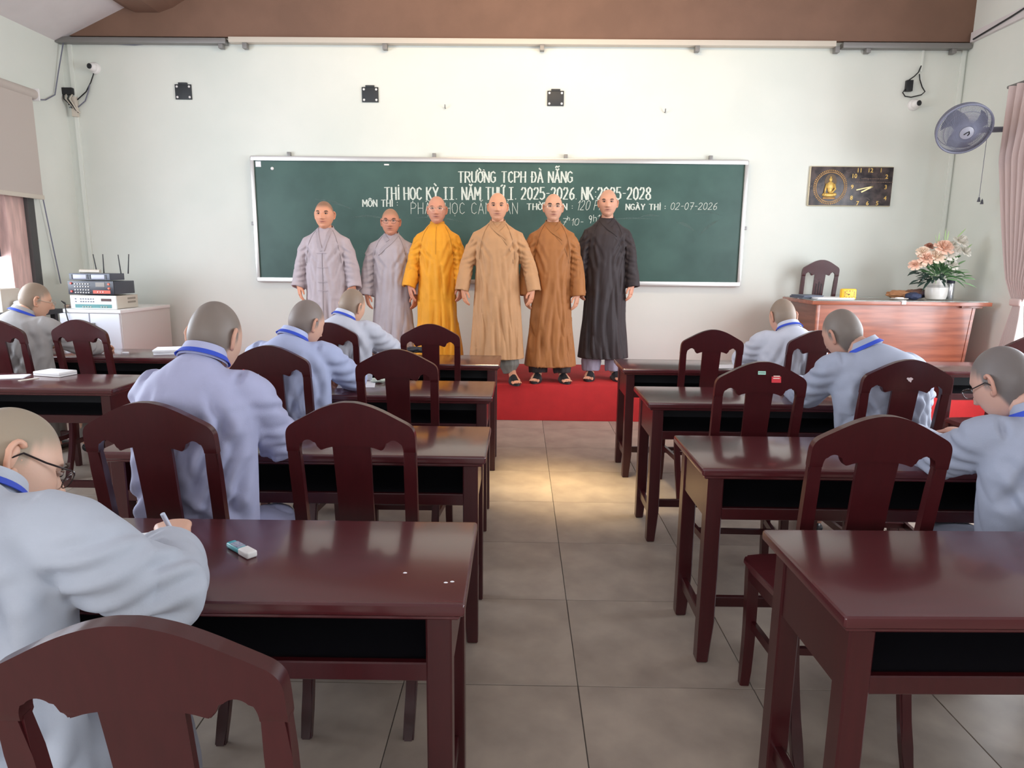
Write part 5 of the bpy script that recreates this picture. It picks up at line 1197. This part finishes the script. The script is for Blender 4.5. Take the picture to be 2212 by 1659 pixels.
# ------------------------------------------------------------------ seated people
def seated(label,hip,neck,hd,hang,elb,wri,P,robe,**k):
    """hip, neck base, head centre; hang=(yaw,pitch,roll); elb/wri = ((left),(right)) world points"""
    X0,Y0=hip[0],hip[1]; t=thing('person',label,'person',(X0,Y0,0),0); O=Vector((X0,Y0,0)); L=lambda p:Vector(p)-O
    hip,neck,hd=L(hip)+Vector((0,.025,0)),L(neck),L(hd); elb=[L(e) for e in elb]; wri=[L(w) for w in wri]; s_=k.get('sz',1.0)
    up=(neck-hip); bm=bmesh.new(); seed=k.get('seed',1)
    def sp(u,back): p=hip+up*u; return p+Vector((0,-back,0))
    bw=k.get('bw',1.0)*.92
    prof=[(-.16,-.02,.125,.215),(-.06,-.01,.135,.225),(.10,.01,.138,.215),(.30,.022,.136,.216),(.50,.035,.136,.217),(.68,.045,.132,.214),(.80,.045,.118,.196),(.885,.037,.098,.168),(.945,.022,.084,.112),(1.0,.0,.062,.066)]
    prof=prof[::-1]
    tube(bm,[sp(u,b) for u,b,_,_ in prof],[(dd*s_,w*bw*s_) for _,_,dd,w in prof],40,up=(0,1,0))
    sh=[]
    for i,s in enumerate((-1,1)):
        S=hip+up*.845+Vector((s*.158*s_*bw,-.02,0)); 
        if k.get('shift'): S=S+Vector(k['shift'][i])
        sh.append(S); E=elb[i]; Wp=wri[i]; cr=k.get('cuff',.062)
        tube(bm,[hip+up*.83+Vector((s*.08,-.02,0)),S],[.070,.070],20)
        mid=S.lerp(E,.5)+Vector((s*.004,-.008,0))
        hollow_tube(bm,[S-Vector((s*.02,0,-.012)),S.lerp(E,.12)+Vector((s*.012,0,.008)),mid,E+Vector((0,-.012,.004)),E.lerp(Wp,.35),E.lerp(Wp,k.get('cut',.8))],[(.068,.068),(.074,.072),(.074,.070),(.074,.068),(.072,.062),(cr+.010,cr-.006)],n=26,wall=.011,depth=.08)
        # lap and skirt over the thigh, then down the shin
        K_=Vector((s*.12,.37,.485)); H_=hip+Vector((s*.10,.03,-.03))
        tube(bm,[H_,H_.lerp(K_,.5),K_],[(.075,.125),(.058,.112),(.052,.088)],22,up=(0,0,1))
        hollow_tube(bm,[K_+Vector((0,-.04,.0)),K_+Vector((0,.01,-.10)),K_+Vector((0,.0,-.24))],[.06,.080,.088],n=22,wall=.012,depth=.08)
    if k.get('skirt',1):
        tube(bm,[hip+Vector((0,-.02,.02)),hip+Vector((0,-.03,-.08)),hip+Vector((0,-.03,-.15))],[(.11,.225),(.12,.24),(.115,.245)],30,up=(0,1,0))
    me=remesh(bm,k.get('vox',.0085),14,.6)
    seated_folds(me,seed*5.7,hip,neck,[(sh[q],elb[q],wri[q]) for q in (0,1)],k.get('amp',.010))
    rr=random.Random(int(seed*31)); zs_=hip.z+up.z*.83; cx_=lambda z_:hip.x+up.x*(z_-hip.z)/up.z; j=lambda v:v+rr.uniform(-.025,.025); LN=[]
    V3=lambda x,z_:(cx_(z_)+x,0,z_)
    for q,s in enumerate((-1,1)):
        LN+=arm_lines(rr,sh[q],elb[q],wri[q],.072,k.get('crz',.0095))
        for a_,b_,c_,d_,kk in ((.155,-.05,.03,-.30,1.0),(.175,-.12,.07,-.38,.9),(.185,-.20,.13,-.42,.9),(.10,.01,.165,-.17,.8),(.06,-.22,.19,-.40,1.0),(.02,-.10,.10,-.33,.7),(-.02,-.30,.16,-.46,1.0),(.18,-.30,.10,-.48,.8),(.05,-.02,.02,-.20,.5)):
            x0,z0,x1,z1=j(s*a_),zs_+j(b_),j(s*c_),zs_+j(d_); LN.append(([V3(x0,z0),V3((x0+x1)/2+rr.uniform(-.02,.02),(z0+z1)/2+rr.uniform(-.02,.02)),V3(x1,z1)],k.get('crz',.0095)*1.5*kk*rr.uniform(.7,1.2),.0135,-1))
    crease(me,LN)
    # pull out wider creases that fan from the armholes
    m=cloth(*robe); obj('robe',me,m,t)
    hx=hm(*head_fu(*hang),hd)
    nd=(hd-neck).normalized()
    hands=[]; limbs=[([hip,hip+up*.5,hip+up*.85,neck],[(.07,.10),(.06,.10),(.05,.08),(.045,.05)])]
    for i,s in enumerate((-1,1)):
        limbs.append(([sh[i],elb[i],wri[i]],[.038,.032,.024])); d=(elb[i]-wri[i]).normalized()
        ps=k.get('hands',('flat','write'))[i]
        hands.append((ps,basis(d,(0,0,-1),tuple(wri[i]+Vector((0,0,k.get('hz',(0,0))[i])))) if s>0 else basis(d,(0,0,1),tuple(wri[i])),s<0))
        K_=Vector((s*.12,.37,.485)); limbs.append(([hip+Vector((s*.09,0,-.03)),K_,Vector((s*.12,.40,.08))],[.045,.038,.032]))
    fb=bmesh.new()
    for s in (-1,1): tube(fb,[(s*.12,.40,.10),(s*.12,.43,.05),(s*.12,.53,.035)],[.03,.035,.03],10)
    obj('body',person_body(P,hx,tuple(neck+Vector((0,0,-.01))),limbs,hands,fb),M_SKIN,t)
    if k.get('face'): eyes(t,hx,P)
    if k.get('glasses'): glasses(t,hx,m=k['glasses'])
    rc=tuple(min(255,int(c*1.03)) for c in robe[1]); mcl=cloth(robe[0]+'_collar',rc)
    # collar and lanyard wrap round the back of the neck: tilt so the nape is high
    yw=k.get('cyaw',0); nb=neck+nd*.004+Vector((0,-.004,-.012))+Vector(k.get('coff',(0,0,0)))
    Rn=Matrix.Rotation(yw,4,'Z')
    def band(name,rx,ry,h,m_,z0,fl,th):
        q=neck_band(name,(0,0,0),rx,ry,h,0,m_,t,th=th,open_=.35,flare=fl)
        lean=Vector((nd.x*.6,nd.y*.6,max(.85,nd.z))).normalized()
        if k.get('lean'): lean=Vector(k['lean']).normalized()
        M_=basis(lean,(1,0,0),nb+lean*z0)
        # local front (-Y) must face the person's front (+Y)
        q.data.transform(Matrix.Rotation(PI,4,'Z')); q.data.transform(M_@Rn); return q
    band('collar',.063,.062,.046,mcl,.008,.014,.004); band('lanyard',.072,.071,.017,M_BLUE,.013,.012,.003)
    mt=cloth(*k.get('trousers',('trouser_grey',(150,150,160))))
    for s in (-1,1):
        bm=bmesh.new(); hollow_tube(bm,[(s*.12,.42,.34),(s*.12,.43,.22),(s*.12,.435,.10)],[.062,.072,.078],n=20,wall=.009,depth=.05); me=remesh(bm,.009,2); fold(me,seed+s,.008,sc=(12,12,3)); obj('trouser_leg',me,mt,t)
        bm=bmesh.new(); tube(bm,[(s*.12,.385,.040),(s*.12,.44,.045),(s*.12,.53,.034),(s*.12,.60,.024)],[(.030,.030),(.038,.036),(.030,.044),(.018,.034)],16,up=(0,0,1)); obj('shoe',me_of(bm,smooth=True),mat('shoe_gloss',(26,26,30),.25),t)
    return t
def head_fu(yaw,pitch,roll):
    f=Vector((math.sin(yaw)*math.cos(pitch),math.cos(yaw)*math.cos(pitch),-math.sin(pitch)))
    u=Vector((math.sin(yaw)*math.sin(pitch),math.cos(yaw)*math.sin(pitch),math.cos(pitch)))
    return f,Matrix.Rotation(roll,3,f)@u
SS=lambda skin,stub,**k: dict(dict(skin=skin,stub=stub,stubamt=.9,w=.075,d=.093,h=.116),**k)
LAV=('robe_lavender',(164,166,196)); LBL=('robe_light_blue',(168,176,208)); WHT=('robe_white',(192,194,206)); PGR=('robe_pale_grey',(176,182,194)); GRY=('robe_warm_grey',(158,154,152)); STE=('robe_steel',(156,162,180))
D=.745
seated('person in lavender robe with dark stubble and blue lanyard at the second left desk',(-1.02,2.04,.54),(-1.0,2.11,1.115),(-.985,2.18,1.178),(.14,.42,.04),((-1.15,2.23,.82),(-.815,2.26,.815)),((-1.08,2.46,.79),(-.90,2.52,.79)),SS((206,166,146),(112,106,100)),LAV,seed=1,bw=.94)
seated('person in light blue robe leaning right at the third left desk',(-1.13,3.29,.54),(-1.115,3.30,1.045),(-1.065,3.38,1.112),(.50,.40,.10),((-1.31,3.46,.82),(-.86,3.50,.815)),((-1.18,3.74,.79),(-1.0,3.78,.79)),SS((210,164,142),(116,110,106)),LBL,seed=2)
seated('person in white robe at the left desk nearest the platform',(-1.17,4.40,.54),(-1.145,4.40,1.05),(-1.10,4.46,1.12),(.45,.30,.12),((-1.34,4.54,.82),(-.86,4.58,.83)),((-1.18,4.8,.79),(-1.02,4.84,.79)),SS((214,168,142),(136,120,104)),WHT,seed=3,vox=.01)
seated('person in warm grey robe at the far left below the window',(-3.30,4.42,.54),(-3.27,4.43,1.05),(-3.215,4.50,1.135),(.65,.28,.05),((-3.54,4.6,.82),(-3.03,4.63,.82)),((-3.33,4.84,.79),(-3.02,4.84,.79)),SS((204,160,134),(132,118,102)),GRY,seed=4,glasses=mat('thin_frame',(190,176,160)),trousers=('trouser_taupe',(120,112,106)),vox=.01)
seated('person in pale white robe at the right desk nearest the platform',(1.72,4.29,.54),(1.70,4.30,1.02),(1.68,4.38,1.09),(-.10,.55,-.02),((1.47,4.48,.80),(1.94,4.48,.80)),((1.6,4.74,.79),(1.84,4.76,.79)),SS((206,158,136),(134,122,108)),WHT,seed=5,hands=('flat','write'),vox=.01)
seated('person in steel blue robe leaning left at the third right desk',(1.72,3.07,.54),(1.59,3.11,1.05),(1.505,3.18,1.11),(-.30,.45,-.20),((1.40,3.28,.80),(1.94,3.27,.80)),((1.46,3.60,.79),(1.72,3.60,.79)),SS((196,152,134),(108,104,98)),STE,seed=6,hands=('flat','write'),bw=1.05)
seated('person with dark glasses and pale grey blue robe at the right edge',(1.66,2.00,.53),(1.595,2.05,.99),(1.535,2.14,1.068),(-.30,.55,-.08),((1.43,2.24,.79),(1.96,2.24,.80)),((1.46,2.55,.79),(1.75,2.58,.79)),SS((204,162,146),(98,98,98)),STE,seed=7,hands=('flat','write'),glasses=M_FRAME,bw=1.05)
seated('person in pale grey robe writing at the nearest left desk, face turned right',(-.96,1.02,.55),(-.96,1.12,1.05),(-1.01,1.28,1.025),(.80,.60,-.46),((-1.26,1.22,.80),(-.635,1.17,.82)),((-1.14,1.42,.79),(-.765,1.42,.822)),SS((218,178,156),(150,140,122),h=.119,w=.077),PGR,seed=8,glasses=M_FRAME,face=True,cut=.66,crz=.0135,coff=(.0,.02,-.040),lean=(-.1,.75,.66),vox=.007,bw=1.02,cyaw=-.1)
seated('person mostly outside the left edge, hand on white sheet',(-3.60,3.13,.54),(-3.60,3.2,1.0),(-3.58,3.28,1.11),(0,.5,0),((-3.86,3.36,.80),(-3.30,3.40,.80)),((-3.7,3.6,.79),(-3.22,3.63,.79)),SS((210,166,146),(120,110,100)),PGR,seed=9,hands=('flat','flat'),vox=.012)
# pen held by the nearest writer
h=at_y(366,1152,1.45)
pn=thing('pen','pale blue pen held upright in the writing hand at the nearest left desk','pen',(-.77,1.475,.752))
pd=(at_y(350,1108,1.43)-Vector((-.77,1.475,.752)))
obj('pen_barrel',tubem([Vector((0,0,0))+pd*.12,pd*.98],.0052,10),mat('pen_blue',(206,216,236),.3),pn)
obj('pen_tip',tubem([Vector((0,0,0)),pd*.12],[.001,.0045],8),M_STEEL,pn)
p=at_z(300,1140,DZ); sheets('paper_sheet','white exam sheet under the arm of the nearest writer',(-.93,1.47,DZ),.21,.29,2,.001,M_PAPER,.35)
